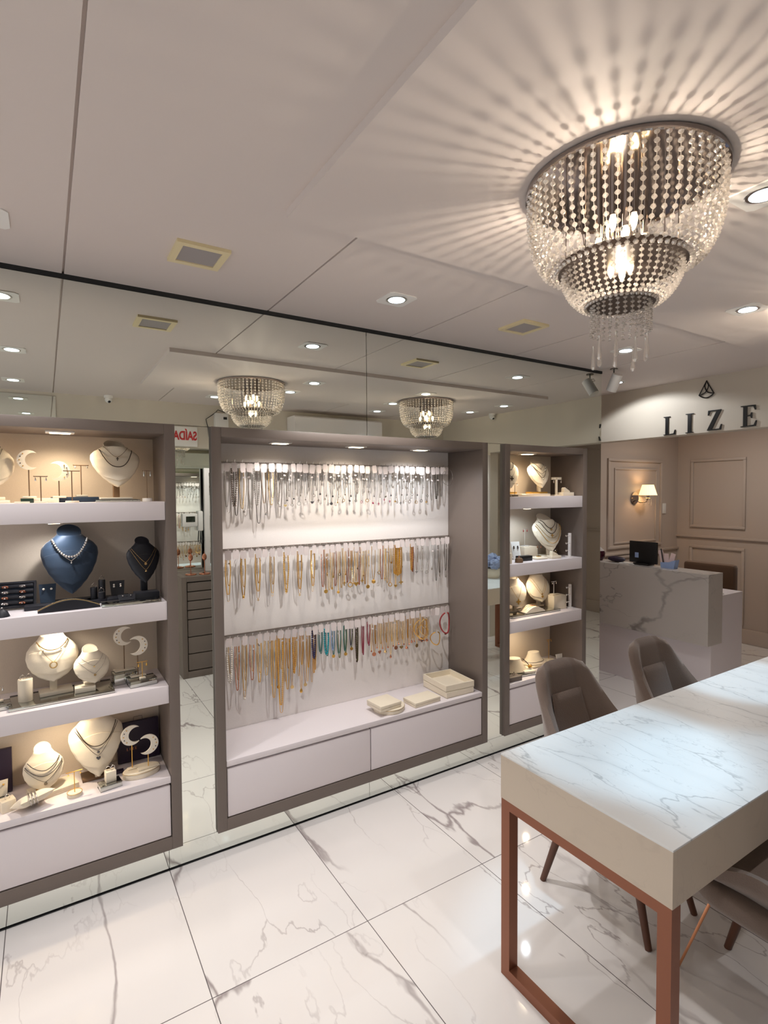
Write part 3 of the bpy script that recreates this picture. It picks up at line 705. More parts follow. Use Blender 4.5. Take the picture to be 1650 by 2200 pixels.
# ---- left cabinet, second shelf (navy)
Bn = Bust(.285, .215, .065, WIDE, .15, .035)
block('dark navy block under the big blue bust', .09, 2.665, ZB, .085, .05, .016, .02, 'dark_navy')
b = bust('big blue velvet bust wearing a wide sparkling necklace', .085, 2.69, ZB + .0165, Bn, 'navy_velvet', .05, None)
worn(b, Bn, 'wide sparkling stone necklace on the big blue bust', .80, .545, 2.0, 'tennis', 'silver')
worn(b, Bn, 'silver V-shaped necklace below the wide sparkling one', .58, .485, 1.0, 'bead', 'silver', 'teardrop', 'silver', .005, x0=.033)
Bs = Bust(.20, .140, .045, WIDE, .16, .04)
block('dark navy block under the small navy bust', .375, 2.60, ZB, .05, .035, .034, .0, 'dark_navy')
b = bust('small navy bust wearing two fine gold chains', .368, 2.645, ZB + .0345, Bs, 'dark_navy', .1, None)
obj('stem', b1(-.013, .013, -.028, -.008, 0, .09, .001), 'dark_navy', b)
worn(b, Bs, 'shorter gold chain with square pendant on the small navy bust', .76, .45, 1.15, 'chain', 'gold_pale', 'disc', 'gold_pale', .0045)
worn(b, Bs, 'longer gold chain with three beads on the small navy bust', .74, .29, 1.2, 'chain', 'gold_pale', 'ball', 'gold_pale', .0055)
# ring tray
t = thing('ring_tray', 'navy ring tray leaning at the edge of the blue-bust shelf', 'ring tray', (-.125, 2.665, ZB + .004), -.08)
TM = Matrix.Rotation(-.35, 4, 'X')
bm = new(); box(bm, -.085, .085, -.004, .008, 0, .108, .002, M=TM); obj('tray', bm, 'navy_velvet', t)
bm = new()
for a in ((-.085, .085, -.016, -.004, 0, .008), (-.085, .085, -.016, -.004, .1, .108), (-.085, -.077, -.016, -.004, .008, .1), (.077, .085, -.016, -.004, .008, .1)): box(bm, *a, M=TM)
obj('rim', bm, 'dark_navy', t)
for i in range(4):
    bm = new(); cyl(bm, TM @ Vector((-.074, -.007, .022 + .023 * i)), TM @ Vector((.074, -.007, .022 + .023 * i)), .009, None, 10); obj('roll', bm, 'dark_navy', t)
for i in range(4):
    for j, s in enumerate((-.022, .038)):
        p = Matrix.Translation((-.125, 2.665, ZB)) @ Matrix.Rotation(-.08, 4, 'Z') @ TM @ Vector((s, -.017, .012 + .023 * i))
        e = thing('ring', f'{("left", "right")[j]} ring in the {("lowest", "second-lowest", "second-highest", "top")[i]} row of the navy ring tray', 'ring', p, -.08, 'rings in the navy tray')
        bm = new(); tube(bm, [(.011 * math.cos(a), -.003 * math.sin(a), .009 + .004 * math.sin(a)) for a in [2 * PI * k / 14 for k in range(14)]], .0022, 5, True); obj('band', bm, 'rose_gold' if (i + j) % 2 else 'silver', e)
        bm = new(); ball(bm, (0, -.004, .009), .004, 1); obj('gem', bm, 'silver', e)
block('dark navy block under the two-pearl blue card', -.03, 2.62, ZB, .05, .03, .018, -.05, 'dark_navy')
card('blue velvet earring card with two pearls', .0, 2.64, ZB + .0185, .031, .078, -.05, 'navy_velvet', what='pearl')
card('dark navy earring card with two pearl drops', .265, 2.655, ZB + .02, .03, .064, .0, 'dark_navy', pearls=3, pr=.0042, what='pearl drop')
block('dark navy block under the pearl-drop card', .265, 2.635, ZB, .045, .045, .0195, .0, 'dark_navy')
# ring pillars
block('dark navy base under the three ring pillars', .187, 2.64, ZB, .04, .036, .016, .1, 'dark_navy')
for (dx, dy, h, what) in ((-.016, .0, .050, 'middle'), (.016, .012, .078, 'tallest'), (.012, -.02, .030, 'shortest')):
    cylinder_block(f'{what} of the three navy ring pillars', .187 + dx, 2.64 + dy, ZB + .0165, .014, h, 'dark_navy')
    ring(f'silver ring standing on the {what} navy ring pillar', .187 + dx, 2.64 + dy, ZB + .0165 + h - .003, .009, 'silver', .2)
t = thing('bracelet_ramp', 'arched navy bracelet ramp at the front of the blue-bust shelf', 'bracelet display', (.075, 2.535, ZB), .03)
arc = [(-.11 + .22 * k / 20, .006 + .034 * math.sin(PI * k / 20)) for k in range(21)]
bm = new(); prism(bm, arc + [(.11, 0), (-.11, 0)], -.018, .018); obj('ramp', bm, 'dark_navy', t)
for k, yy in enumerate((-.008, .006)):
    o = tag(obj('bracelet', bead_tube(new(), [(x, yy, z + .002) for x, z in arc], .0024, .0052, 5, .5), 'silver' if k else 'gold_pale', loc=(.075, 2.535, ZB), rz=.03), f'{("front", "rear")[k]} jewelled bracelet lying over the navy ramp', 'bracelet')
mirror_block('dark glass riser plate along the front right of the blue-bust shelf', .305, 2.53, ZB, .115, .04, .012, -.02)
t = card('low navy block card with two stone studs', .29, 2.545, ZB + .0125, .035, .026, 0, 'dark_navy', lean=.5, pm='silver', pr=.0035, what='stone stud')
bm = new(); lathe(bm, [(0, 0), (.026, 0), (.018, .02), (.004, .03), (0, .031)], 20)
tag(obj('ring_cone', bm, 'dark_navy', loc=(-.15, 2.53, ZB)), 'low navy cone at the corner in front of the ring tray', 'ring cone')
ring('sparkling ring on the low navy cone', -.15, 2.53, ZB + .014, .009, 'silver', .3)
# ---- left cabinet, third shelf
t = mirror_block('large mirrored plate under the two cream busts on the third shelf', .045, 2.60, ZC, .185, .085, .011, .02)
block('cream double slab under the larger third-shelf bust', .02, 2.625, ZC + .0115, .06, .035, .016, .08)
Bc = Bust(.210, .19, .06, ROUND, .14, .045)
b = bust('larger cream bust with gold circle pendant on the third shelf', .01, 2.655, ZC + .028, Bc, 'cream_fabric', .05, None)
obj('stem', b1(-.013, .013, -.04, -.02, 0, .1, .001), 'cream_fabric', b)
worn(b, Bc, 'thick pale cord choker on the larger third-shelf bust', .76, .60, 2.2, 'cord', 'gold_pale', r=.0022)
worn(b, Bc, 'fine chain with gold circle on the larger third-shelf bust', .76, .38, 1.2, 'chain', 'gold_pale', 'ring', 'gold_pale', .010)
block('cream block under the smaller third-shelf bust', .125, 2.585, ZC + .0115, .038, .03, .022, .0)
Bd = Bust(.145, .14, .055, ROUND, .2, .012)
b = bust('smaller cream bust with two fine chains on the third shelf', .148, 2.62, ZC + .034, Bd, 'cream_fabric', .18, 'cream_fabric', .03, .02, .01)
worn(b, Bd, 'upper fine chain on the smaller third-shelf bust', .74, .50, 1.2, 'chain', 'silver', 'ball', 'gold_pale', .004)
worn(b, Bd, 'lower fine chain with disc on the smaller third-shelf bust', .66, .28, 1.2, 'chain', 'silver', 'disc', 'gold_pale', .004)
cylinder_block('white ring pillar topped by rings on the mirrored plate', -.085, 2.59, ZC + .0115, .026, .088, 'cream_fabric')
ring('left ring on the white ring pillar', -.094, 2.585, ZC + .098, .009, 'silver', .1); ring('right ring on the white ring pillar', -.074, 2.59, ZC + .098, .009, 'silver', .4)
mirror_block('tall mirrored riser under the taller crescent on the third shelf', .285, 2.64, ZC, .05, .032, .048, .1)
mirror_block('low mirrored riser at the right front of the third shelf', .345, 2.57, ZC, .055, .035, .028, .1)
moon_stand('taller crescent stand opening to the right, third shelf', .285, 2.655, ZC + .0485, .042, .156, 1, .1, (.042, .02, .006), 'stem_brown', earrings='taller third-shelf crescent stand')
moon_stand('shorter crescent stand opening to the left, third shelf', .333, 2.60, ZC + .0285, .043, .138, -1, .1, (.032, .016, .006), 'stem_brown', earrings='shorter third-shelf crescent stand')
t_stand('small gold T-stand with gold earrings on the low mirrored riser', .345, 2.553, ZC + .0285, .075, .022, .1, 'gold', bw=.012, thick=.0015, drops='the small gold T-stand of the third shelf', dm='gold')
t_stand('clear stand with glass earrings at the third shelf photo edge', -.17, 2.585, ZC + .0245, .06, .014, .1, 'silver', bw=.012, thick=.001, drops='the clear stand', dl=.012)
mirror_block('mirrored riser at the left photo edge of the third shelf', -.17, 2.575, ZC, .035, .03, .024, .1)
# ---- left cabinet, bottom counter
block('long cream platform under the three-chain bust', .0, 2.63, ZD, .085, .05, .022, .25)
Be = Bust(.165, .148, .06, ROUND, .2, .01)
b = bust('small cream bust with three chains on the bottom counter', -.035, 2.655, ZD + .0225, Be, 'cream_fabric', .12, 'gold_pale', .03, .02, .008)
worn(b, Be, 'top braided dark chain on the three-chain bust', .68, .48, 1.6, 'bead', 'dark_silver')
worn(b, Be, 'middle braided dark chain on the three-chain bust', .60, .36, 1.6, 'bead', 'dark_silver')
worn(b, Be, 'lowest fine chain with disc on the three-chain bust', .56, .22, 1.2, 'chain', 'dark_silver', 'disc', 'dark_silver', .005)
Bf = Bust(.275, .215, .08, WIDE, .12, .028)
b = bust('largest cream bust with three dark pendants on the bottom counter', .165, 2.685, ZD, Bf, 'cream_fabric', .05, 'stem_brown', .06, .04, .012)
worn(b, Bf, 'dark leather cord on the largest bottom-counter bust', .76, .46, 2.0, 'cord', 'dark_bead', r=.0018)
worn(b, Bf, 'chain with upper dark pendant on the largest bottom-counter bust', .74, .40, 1.3, 'chain', 'dark_bead', 'ball', 'grey_stone', .006)
worn(b, Bf, 'chain with lower dark heart on the largest bottom-counter bust', .74, .32, 1.15, 'chain', 'dark_bead', 'heart', 'grey_stone', .007)
def shop_letters(parent, size, gap, m, M, only=None):
    x = 0
    for ch, wd in (('L', .62), ('I', .34), ('Z', .66), ('E', .64)):
        bm = new(); prism(bm, [(x + a * size, b_ * size) for a, b_ in GLYPH[ch]], -.0006, .0006, M=M); obj('letter', bm, m, parent, smooth=False); x += wd * size + gap
GLYPH = {
    'L': [(0, 0), (.6, 0), (.62, .25), (.585, .25), (.53, .06), (.25, .045), (.25, .955), (.34, .965), (.34, 1), (0, 1), (0, .965), (.1, .955), (.1, .045), (0, .035)],
    'I': [(0, 0), (.34, 0), (.34, .035), (.245, .045), (.245, .955), (.34, .965), (.34, 1), (0, 1), (0, .965), (.095, .955), (.095, .045), (0, .035)],
    'Z': [(0, 0), (.62, 0), (.66, .27), (.62, .27), (.55, .06), (.2, .045), (.62, .965), (.62, 1), (.04, 1), (.02, .76), (.055, .76), (.12, .945), (.43, .955), (0, .035)],
    'E': [(0, 0), (.6, 0), (.64, .26), (.6, .26), (.53, .06), (.25, .045), (.25, .49), (.38, .5), (.42, .39), (.45, .39), (.45, .66), (.42, .66), (.38, .545), (.25, .535), (.25, .955), (.5, .945), (.56, .77), (.6, .77), (.58, 1), (0, 1), (0, .965), (.1, .955), (.1, .045), (0, .035)]}
for x0_, lab in ((.345, 'dark purple gift bag standing behind the crescents, bottom counter'), (-.235, 'dark purple gift bag at the left photo edge, bottom counter')):
    t = thing('gift_bag', lab, 'gift bag', (x0_, 2.725, ZD + .002), 0)
    Mb = Matrix.Rotation(-.12, 4, 'X')
    bm = new(); box(bm, -.09, .09, -.012, .012, 0, .178, .002, M=Mb); obj('bag', bm, 'dark_purple', t)
    shop_letters(t, .011, .006, 'rose_gold', Mb @ Matrix.Translation((-.052, -.0135, .052)))
    bm = new(); tube(bm, [Mb @ Vector((a, -.013, c)) for a, c in ((-.02, .178), (-.018, .2), (.018, .2), (.02, .178))], .001, 5); obj('handle', bm, 'dark_purple', t)
t = thing('oval_riser', 'oval cream riser with gold edge under the bottom crescents', 'display riser', (.335, 2.575, ZD), .1)
bm = new(); lathe(bm, [(0, 0), (.075, 0), (.077, .004), (.077, .024), (.074, .027), (0, .027)], 40)
for v in bm.verts: v.co.y *= .62
obj('body', bm, 'cream_fabric', t)
bm = new(); tube(bm, [(.0775 * math.cos(2 * PI * k / 40), .0775 * .62 * math.sin(2 * PI * k / 40), .024) for k in range(40)], .0011, 5, True); obj('gold_edge', bm, 'gold_pale', t)
moon_stand('taller crescent stand opening to the right on the oval riser', .30, 2.59, ZD + .0275, .044, .15, 1, .1, (.02, .012, .005), 'gold', earrings='taller crescent stand of the oval riser')
moon_stand('shorter crescent stand opening to the left on the oval riser', .362, 2.562, ZD + .0275, .044, .105, -1, .1, (.045, .014, .007), 'gold', earrings='shorter crescent stand of the oval riser')
t_stand('small gold T-stand on a round cream puck, bottom counter', .075, 2.54, ZD, .10, .03, .05, 'gold', base='puck', bw=.027, thick=.0017, drops='the bottom gold T-stand', dm='gold', dl=.006)
bm = new(); tube(bm, [(.0275 * math.cos(2 * PI * k / 24), .0275 * math.sin(2 * PI * k / 24), .0) for k in range(24)], .0012, 5, True)
tag(obj('ring', bm, 'gold', loc=(.075, 2.54, ZD + .0155)), 'gold band lying around the round cream puck of the T-stand', 'ring')
mirror_block('mirrored riser under the ring block, bottom counter', .205, 2.535, ZD, .042, .028, .022, .15)
block('upright cream ring block on the mirrored riser', .208, 2.54, ZD + .0225, .02, .017, .046, .15)
ring('left ring on the upright cream ring block', .20, 2.54, ZD + .068, .009, 'silver', .1); ring('right ring on the upright cream ring block', .218, 2.54, ZD + .068, .009, 'silver', .5)
bm = new(); n_ = 14
rr = []
for k in range(n_ + 1):
    v = -1 + 2 * k / n_
    rr.append([((.055 + .012 * v * v * (1 if abs(math.cos(a)) > .7 else .4)) * math.copysign(abs(math.cos(a)) ** .4, math.cos(a)), .045 * v, .022 + .021 * (1 - v * v) ** .5 * math.copysign(abs(math.sin(a)) ** .8, math.sin(a)) * (1 - .5 * abs(math.cos(a)) ** 6)) for a in [2 * PI * j / 24 for j in range(24)]])
loft(bm, rr); M_ = Matrix.Rotation(-.45, 4, 'X')
for v in bm.verts: v.co = M_ @ v.co + Vector((0, 0, .018))
tag(obj('bracelet_pillow', bm, 'cream_fabric', loc=(-.065, 2.52, ZD), rz=.5), 'cream pillow carrying silver bangles on the bottom counter', 'bracelet pillow')
for k in range(3):
    tag(obj('bangle', tube(new(), [M_ @ Vector((.06 * math.cos(a) * .35 + -.012 + .012 * k, .050 * math.cos(a), .022 + .026 * math.sin(a))) + Vector((0, 0, .018)) for a in [2 * PI * j / 28 for j in range(28)]], .0018, 6, True), 'silver', loc=(-.065, 2.52, ZD), rz=.5), f'{("inner", "middle", "outer")[k]} of three silver bangles around the cream pillow', 'bangle')
block('cream cube with a ring at the left front of the bottom counter', -.155, 2.565, ZD, .024, .022, .045, .3)
ring('silver ring on the cream cube at the left front', -.155, 2.565, ZD + .043, .009, 'silver', .3)
mirror_block('mirrored riser behind the cream cube, bottom counter', -.195, 2.62, ZD, .045, .035, .02, .2)
card('cream earring card with gold studs at the left photo edge, bottom counter', -.185, 2.65, ZD + .0205, .03, .062, .1, 'cream_fabric', pm='gold', pr=.004, what='gold stud', where='cream card at the left photo edge')
block('small purple slab lying beside the largest bottom-counter bust', .25, 2.64, ZD, .02, .012, .012, .0, 'dark_purple')

# ---- right cabinet, top shelf
t = thing('oval_riser', 'oval cream riser under the busts, top shelf of narrow cabinet', 'display riser', (2.83, 2.62, ZA), 0)
bm = new(); lathe(bm, [(0, 0), (.20, 0), (.202, .004), (.202, .014), (.198, .017), (0, .017)], 48)
for v in bm.verts: v.co.y *= .45
obj('body', bm, 'cream_fabric', t)
bm = new(); tube(bm, [(.2025 * math.cos(2 * PI * k / 48), .2025 * .45 * math.sin(2 * PI * k / 48), .013) for k in range(48)], .0011, 5, True); obj('gold_edge', bm, 'gold_pale', t)
Ba = Bust(.20, .19, .055, WIDE, .16, .04)
b = bust('cream bust with three silver necklaces, top shelf of narrow cabinet', 2.955, 2.665, ZA + .0175, Ba, 'cream_fabric', -.1, 'gold', .075, .03, .012)
worn(b, Ba, 'fine chain with disc at the neck of the narrow-cabinet top bust', .86, .68, 1.4, 'chain', 'dark_silver', 'disc', 'silver', .004)
worn(b, Ba, 'beaded silver necklace on the narrow-cabinet top bust', .78, .50, 1.6, 'bead', 'silver', r=.003)
worn(b, Ba, 'long silver necklace with pendant on the narrow-cabinet top bust', .78, .34, 1.4, 'bead', 'dark_silver', 'teardrop', 'silver', .007)
b = bust('cream bust with black cord half hidden behind the frame, top shelf of narrow cabinet', 2.645, 2.655, ZA + .0175, Ba, 'cream_fabric', -.1, 'gold', .07, .03, .012)
worn(b, Ba, 'black cord necklace on the half hidden top-shelf bust', .86, .60, 2.2, 'cord', 'black', r=.0025)
worn(b, Ba, 'dark pendant necklace on the half hidden top-shelf bust', .78, .38, 1.4, 'chain', 'dark_bead', 'clover', 'dark_bead', .012)
t_stand('cream T-stand with two drop earrings beside the top bust', 3.095, 2.60, ZA, .132, .044, -.15, 'cream_fabric', thick=.0085, bw=.035, drops='the cream T-stand', dl=.018)
t_stand('small dark stand with stone earrings before the oval riser', 2.62, 2.54, ZA + .0005, .085, .02, -.1, 'stem_brown', 'dark_bead', bw=.018, thick=.0014, drops='the small dark stand', dl=.006)
t_stand('tall slim brown stand at the frame edge, narrow cabinet top shelf', 2.54, 2.52, ZA, .12, .016, -.1, 'stem_brown', 'dark_bead', bw=.014, thick=.003)
block('low cream block under the ring wedge, top shelf', 3.165, 2.575, ZA, .052, .03, .025, -.1)
bm = new(); prism(bm, [(-.028, 0), (.028, 0), (.028, .008), (-.018, .034), (-.028, .028)], -.014, .014)
tag(obj('ring_wedge', bm, 'cream_fabric', loc=(3.165, 2.575, ZA + .0255), rz=-.1), 'small cream ring wedge on the low block, top shelf', 'ring wedge')
ring('dark ring in the cream ring wedge', 3.175, 2.568, ZA + .038, .009, 'dark_silver', -.1)
# ---- right cabinet, second shelf
Bb = Bust(.26, .265, .07, WIDE, .15, .045)
b = bust('large cream bust wearing four necklaces, second shelf of narrow cabinet', 3.055, 2.675, ZB, Bb, 'cream_fabric', -.1, 'cream_fabric', .05, .04, .012)
worn(b, Bb, 'upper dark braided necklace on the four-necklace bust', .84, .62, 1.8, 'bead', 'dark_bead', 'disc', 'gold_pale', .007, r=.0028)
worn(b, Bb, 'lower dark braided necklace on the four-necklace bust', .80, .48, 1.8, 'bead', 'dark_bead', 'clover', 'gold', .011, r=.0028)
worn(b, Bb, 'shorter gold chain on the four-necklace bust', .74, .36, 1.9, 'bead', 'gold_pale')
worn(b, Bb, 'longest gold chain on the four-necklace bust', .70, .22, 1.9, 'bead', 'gold', r=.0026)
def peg_stand(label, x, y, z, h):
    t = thing('peg_stand', label, 'earring stand', (x, y, z))
    obj('post', b1(-.0085, .0085, -.0085, .0085, .006, h, .002), 'white_gloss', t); obj('base', b1(-.03, .012, -.016, .016, 0, .006, .001), 'white_gloss', t)
    for k in range(3):
        zz = h - .018 - k * (h * .31)
        bm = new(); tube(bm, [(0, -.006, zz), (-.03, -.01, zz), (-.045, -.012, zz + .002)], [.004, .003, .003], 8); obj('peg', bm, 'white_gloss', t)
        e = thing('earring', f'{("topmost", "middle", "lowest")[k]} sparkling stud on the {label}', 'earring', (x, y, z))
        bm = new(); ball(bm, (-.052, -.013, zz + .002), .0085, 1); obj('stone', bm, 'silver', e); bm = new(); cyl(bm, (-.046, -.0122, zz + .002), (-.036, -.011, zz), .0008, None, 5); obj('post', bm, 'silver', e)
    return t
peg_stand('white three-peg stand on the second shelf', 3.175, 2.545, ZB, .17)
block('cream cube behind the dark-stud card, second shelf', 2.905, 2.70, ZB, .06, .045, .078, -.1)
card('tall white card with dark studs leaning on cube', 2.75, 2.64, ZB + .001, .034, .125, -.25, 'white_plastic', lean=.3, pm='dark_bead', pr=.005, pearls=3, what='dark stud')
t_stand('clear stand with red earrings on the cream cube', 2.885, 2.70, ZB + .0785, .125, .022, -.1, 'acrylic', 'acrylic', bw=.025, thick=.001, drops='the clear stand over the cube', dm='red_cord', dl=.016)
block('round-edged low cream block under the small coral stand', 2.90, 2.585, ZB, .052, .04, .014, -.05, bev=.006)
t_stand('small stand with coral earrings on the low cream block', 2.90, 2.585, ZB + .0145, .08, .022, -.1, 'stem_brown', 'gold_pale', bw=.014, thick=.0012, drops='the coral stand', dm='rose_gold', dl=.012)
block('low cream block with ring slot at the foot of the four-necklace bust', 3.01, 2.545, ZB, .042, .026, .02, -.1)
bm = new(); prism(bm, [(-.028, 0), (.028, 0), (.022, .010), (-.02, .030), (-.028, .026)], -.014, .014)
tag(obj('ring_wedge', bm, 'cream_fabric', loc=(3.01, 2.545, ZB + .0205), rz=-.1), 'cream ring wedge on the low block by the four-necklace bust', 'ring wedge')
ring('pearl ring in the wedge by the four-necklace bust', 3.018, 2.54, ZB + .035, .009, 'gold_pale', -.1, 0, 'pearl')
block('small black frame block on the second shelf front', 2.745, 2.575, ZB, .055, .022, .034, -.1, 'black')
bm = new(); lathe(bm, [(0, 0), (.026, 0), (.026, .02), (.018, .03), (0, .03)], 20)
tag(obj('ring_cone', bm, 'stem_brown', loc=(2.645, 2.525, ZB)), 'brown leather ring cushion before the black block', 'ring cone')
ring('gold ring on the brown ring cushion', 2.645, 2.525, ZB + .024, .010, 'rose_gold', .4)
cylinder_block('cream ring pillar at the frame edge of the second shelf', 2.555, 2.53, ZB, .022, .068, 'cream_fabric')
ring('dark ring on the cream pillar at the frame edge', 2.555, 2.53, ZB + .066, .010, 'dark_bead', .2)
# ---- right cabinet, third shelf
t = mirror_block('large mirrored plate across the third shelf of the narrow cabinet', 2.83, 2.615, ZC, .23, .085, .014, -.02)
Bg = Bust(.224, .21, .06, ROUND, .14, .04)
b = bust('right cream bust with fine pendants, third shelf of narrow cabinet', 2.985, 2.695, ZC + .0145, Bg, 'cream_fabric', -.1, 'cream_fabric', .05, .03, .012)
worn(b, Bg, 'left-hanging fine chain on the right third-shelf bust', .76, .30, 1.1, 'chain', 'gold_pale', 'clover', 'gold_pale', .008)
worn(b, Bg, 'second fine chain with pendant on the right third-shelf bust', .70, .22, 1.1, 'chain', 'gold', 'heart', 'gold', .008)
b = bust('left cream bust with flower pendant, third shelf of narrow cabinet', 2.715, 2.665, ZC + .0145, Bg, 'cream_fabric', -.1, 'cream_fabric', .05, .03, .012)
worn(b, Bg, 'chain with flower pendant on the left third-shelf bust', .76, .26, 1.1, 'chain', 'gold', 'clover', 'gold', .016)
block('white cube at the side of the third shelf', 3.097, 2.60, ZC + .0005, .058, .045, .098, -.12, 'cream_fabric')
t_stand('small T-stand with white earrings on the white cube', 3.075, 2.60, ZC + .099, .095, .024, -.1, 'white_gloss', 'cream_fabric', bw=.024, thick=.0018, drops='the white cube stand', dl=.012)
peg_stand('white three-peg stand on the third shelf', 3.195, 2.555, ZC, .17)
t = thing('bracelet_ramp', 'arched cream bracelet ramp with orange bands on the mirrored plate', 'bracelet display', (2.82, 2.575, ZC + .0145), -.02)
arc = [(-.09 + .18 * k / 20, .006 + .034 * math.sin(PI * k / 20)) for k in range(21)]
bm = new(); prism(bm, arc + [(.09, 0), (-.09, 0)], -.04, .04); obj('ramp', bm, 'cream_fabric', t)
for k in range(3):
    yy = -.02 + .018 * k
    tag(obj('bracelet', tube(new(), [(x, yy, z + .0015) for x, z in arc[3:18]], .0016, 5), ('gold', 'rose_gold', 'copper_bright')[k], loc=(2.82, 2.575, ZC + .0145), rz=-.02), f'{("front", "middle", "rear")[k]} of three bracelets on the cream ramp', 'bracelet')
# ---- right cabinet, bottom counter
block('large flat cream slab at the back of the narrow cabinet counter', 2.95, 2.665, ZD, .135, .06, .014, -.02)
Bh = Bust(.085, .20, .03, [(0, 1), (.1, .99), (.25, .82), (.4, .66), (.6, .55), (.8, .5), (1, .47)], .42, 0)
t = thing('choker_bust', 'low cream choker bust on the narrow cabinet counter', 'necklace display bust', (2.945, 2.67, ZD + .0145), -.1)
bm = new(); lathe(bm, [(0, 0), (.095, 0), (.1, .006), (.08, .02), (.062, .04), (.05, .065), (.046, .082), (.0, .078)], 32)
for v in bm.verts: v.co.y *= .62
obj('bust_form', bm, 'cream_fabric', t)
bm = new(); tube(bm, [(.083 * math.cos(2 * PI * k / 30), .083 * .62 * math.sin(2 * PI * k / 30), .02) for k in range(30)], .002, 5, True)
o = tag(obj('choker', bm, 'silver', loc=(2.945, 2.67, ZD + .0145), rz=-.1), 'silver choker resting around the low cream choker bust', 'choker')
t = thing('choker_bust', 'tilted cream choker bust with gold watch behind the chair', 'necklace display bust', (2.70, 2.63, ZD + .016), -.3)
bm = new(); lathe(bm, [(0, 0), (.10, 0), (.104, .006), (.09, .02), (.072, .045), (.058, .07), (.052, .085), (.0, .08)], 32)
for v in bm.verts: v.co.y *= .7
obj('bust_form', bm, 'cream_fabric', t)
t = thing('wristwatch', 'gold watch draped on the tilted choker bust', 'watch', (2.79, 2.56, ZD + .045), -.3)
bm = new(); cyl(bm, (0, -.004, .0), (0, .004, .006), .014, None, 18); obj('case', bm, 'gold', t)
bm = new(); tube(bm, [(-.04, .03, .05), (-.02, .012, .03), (0, 0, .004)], .003, 6); obj('strap', bm, 'dark_bead', t)
mirror_block('mirrored plate under the slab and bust, narrow cabinet counter', 2.70, 2.615, ZD, .112, .085, .0155, -.1)
block('cream slab in front on the mirrored plate, narrow cabinet counter', 2.765, 2.555, ZD + .016, .045, .032, .014, -.2)
t_stand('small gold T-stand at the back of the narrow cabinet counter', 3.13, 2.69, ZD, .15, .022, -.1, 'gold', 'cream_fabric', bw=.03, thick=.002, drops='the counter gold T-stand', dm='gold', dl=.008)
card('white price card standing at the counter corner of the narrow cabinet', 3.19, 2.64, ZD, .032, .045, -.1, 'white_plastic', lean=.2, what='')
block('grey felt ring block at the frame edge of the narrow cabinet counter', 2.59, 2.525, ZD, .055, .03, .03, -.05, 'taupe')
ring('dark flower ring on the grey felt ring block', 2.60, 2.525, ZD + .028, .011, 'dark_bead', .2, 0, 'dark_bead')

# ------------------------------------------------------------------ ceiling fittings
def speaker(x, y, label):
    t = thing('ceiling_speaker', label, 'speaker', (x, y, H))
    bm = new(); o_ = .092; i_ = .068
    loft(bm, [[(-o_, -o_, 0), (o_, -o_, 0), (o_, o_, 0), (-o_, o_, 0)], [(-o_, -o_, -.012), (o_, -o_, -.012), (o_, o_, -.012), (-o_, o_, -.012)], [(-i_, -i_, -.012), (i_, -i_, -.012), (i_, i_, -.012), (-i_, i_, -.012)], [(-i_, -i_, -.006), (i_, -i_, -.006), (i_, i_, -.006), (-i_, i_, -.006)]], cap=False)
    obj('frame', bm, 'cream_plastic', t, smooth=False)
    obj('grille', b1(-i_, i_, -i_, i_, -.008, -.002), 'grille', t, smooth=False)
speaker(.496, 2.04, 'square ceiling speaker above the bust cabinet')
speaker(2.16, 2.035, 'square ceiling speaker closest to the chandelier tip')
def downlight(x, y, z, label, em='led_cool', square=True, s=.075, r=.05, tilt=0):
    t = thing('downlight', label, 'downlight', (x, y, z), 0, 'recessed ceiling downlights')
    bm = new(); n = 28
    outer = [(s, s), (-s, s), (-s, -s), (s, -s)]
    if square:
        ring_o = []
        for k in range(n):
            a = 2 * PI * k / n; c, d = math.cos(a), math.sin(a); q = s / max(abs(c), abs(d)); ring_o.append((c * q, d * q))
    else: ring_o = [(s * math.cos(2 * PI * k / n), s * math.sin(2 * PI * k / n)) for k in range(n)]
    ci = [(r * math.cos(2 * PI * k / n), r * math.sin(2 * PI * k / n)) for k in range(n)]
    loft(bm, [[(a, b, .001) for a, b in ring_o], [(a, b, -.004) for a, b in ring_o], [(a, b, -.004) for a, b in ci], [(a * .9, b * .9, -.001) for a, b in ci]], cap=False)
    obj('trim_ring', bm, 'white_plastic', t, smooth=False)
    bm = new(); lathe(bm, [(r * .92, -.0045), (r * .8, -.002), (r * .45, -.001), (r * .4, -.002)], 24); obj('reflector', bm, 'reflector', t)
    bm = new(); lathe(bm, [(r * .80, -.003), (r * .74, -.006), (.0, -.009)], 20); obj('lens', bm, em, t)
    return t
DL = [(1.366, 2.05, H, 'square downlight between the two ceiling speakers', 1), (3.07, 2.048, H, 'square downlight seen just below the chandelier drops', 1),
      (2.80, 1.245, PZ, 'square downlight right of the chandelier tip', 1), (1.76, .745, PZ, 'square downlight cut by the frame beside the chandelier', 1),
      (1.78, 1.18, PZ, 'square downlight of the dropped panel hidden by the chandelier', 1), (2.83, .68, PZ, 'square downlight between the two chandeliers, seen by reflection', 1), (1.32, .06, H, 'square downlight near the opposite wall, seen by reflection', 1),
      (3.04, .05, H, 'square downlight beside the air conditioner, seen by reflection', 1), (3.84, .63, PZ, 'panel downlight near the far end, toward the opposite wall', 1), (3.86, 1.11, PZ, 'panel downlight near the far end, toward the mirrors', 1),
      (-.145, 2.10, H, 'downlight above the bust cabinet seen in the mirror', 1), (-.145, 1.06, H, 'middle downlight of the row near the entrance', 1), (-.18, .03, H, 'downlight of the entrance row at the opposite wall', 1),
      (3.91, 2.68, H, 'round downlight washing the sign wall with light', 0)]
for x, y, z, lab, sq in DL: downlight(x, y, z, lab, 'led_cool', bool(sq), .072 if sq else .06)
CLN = (.93, .96, 1.0)
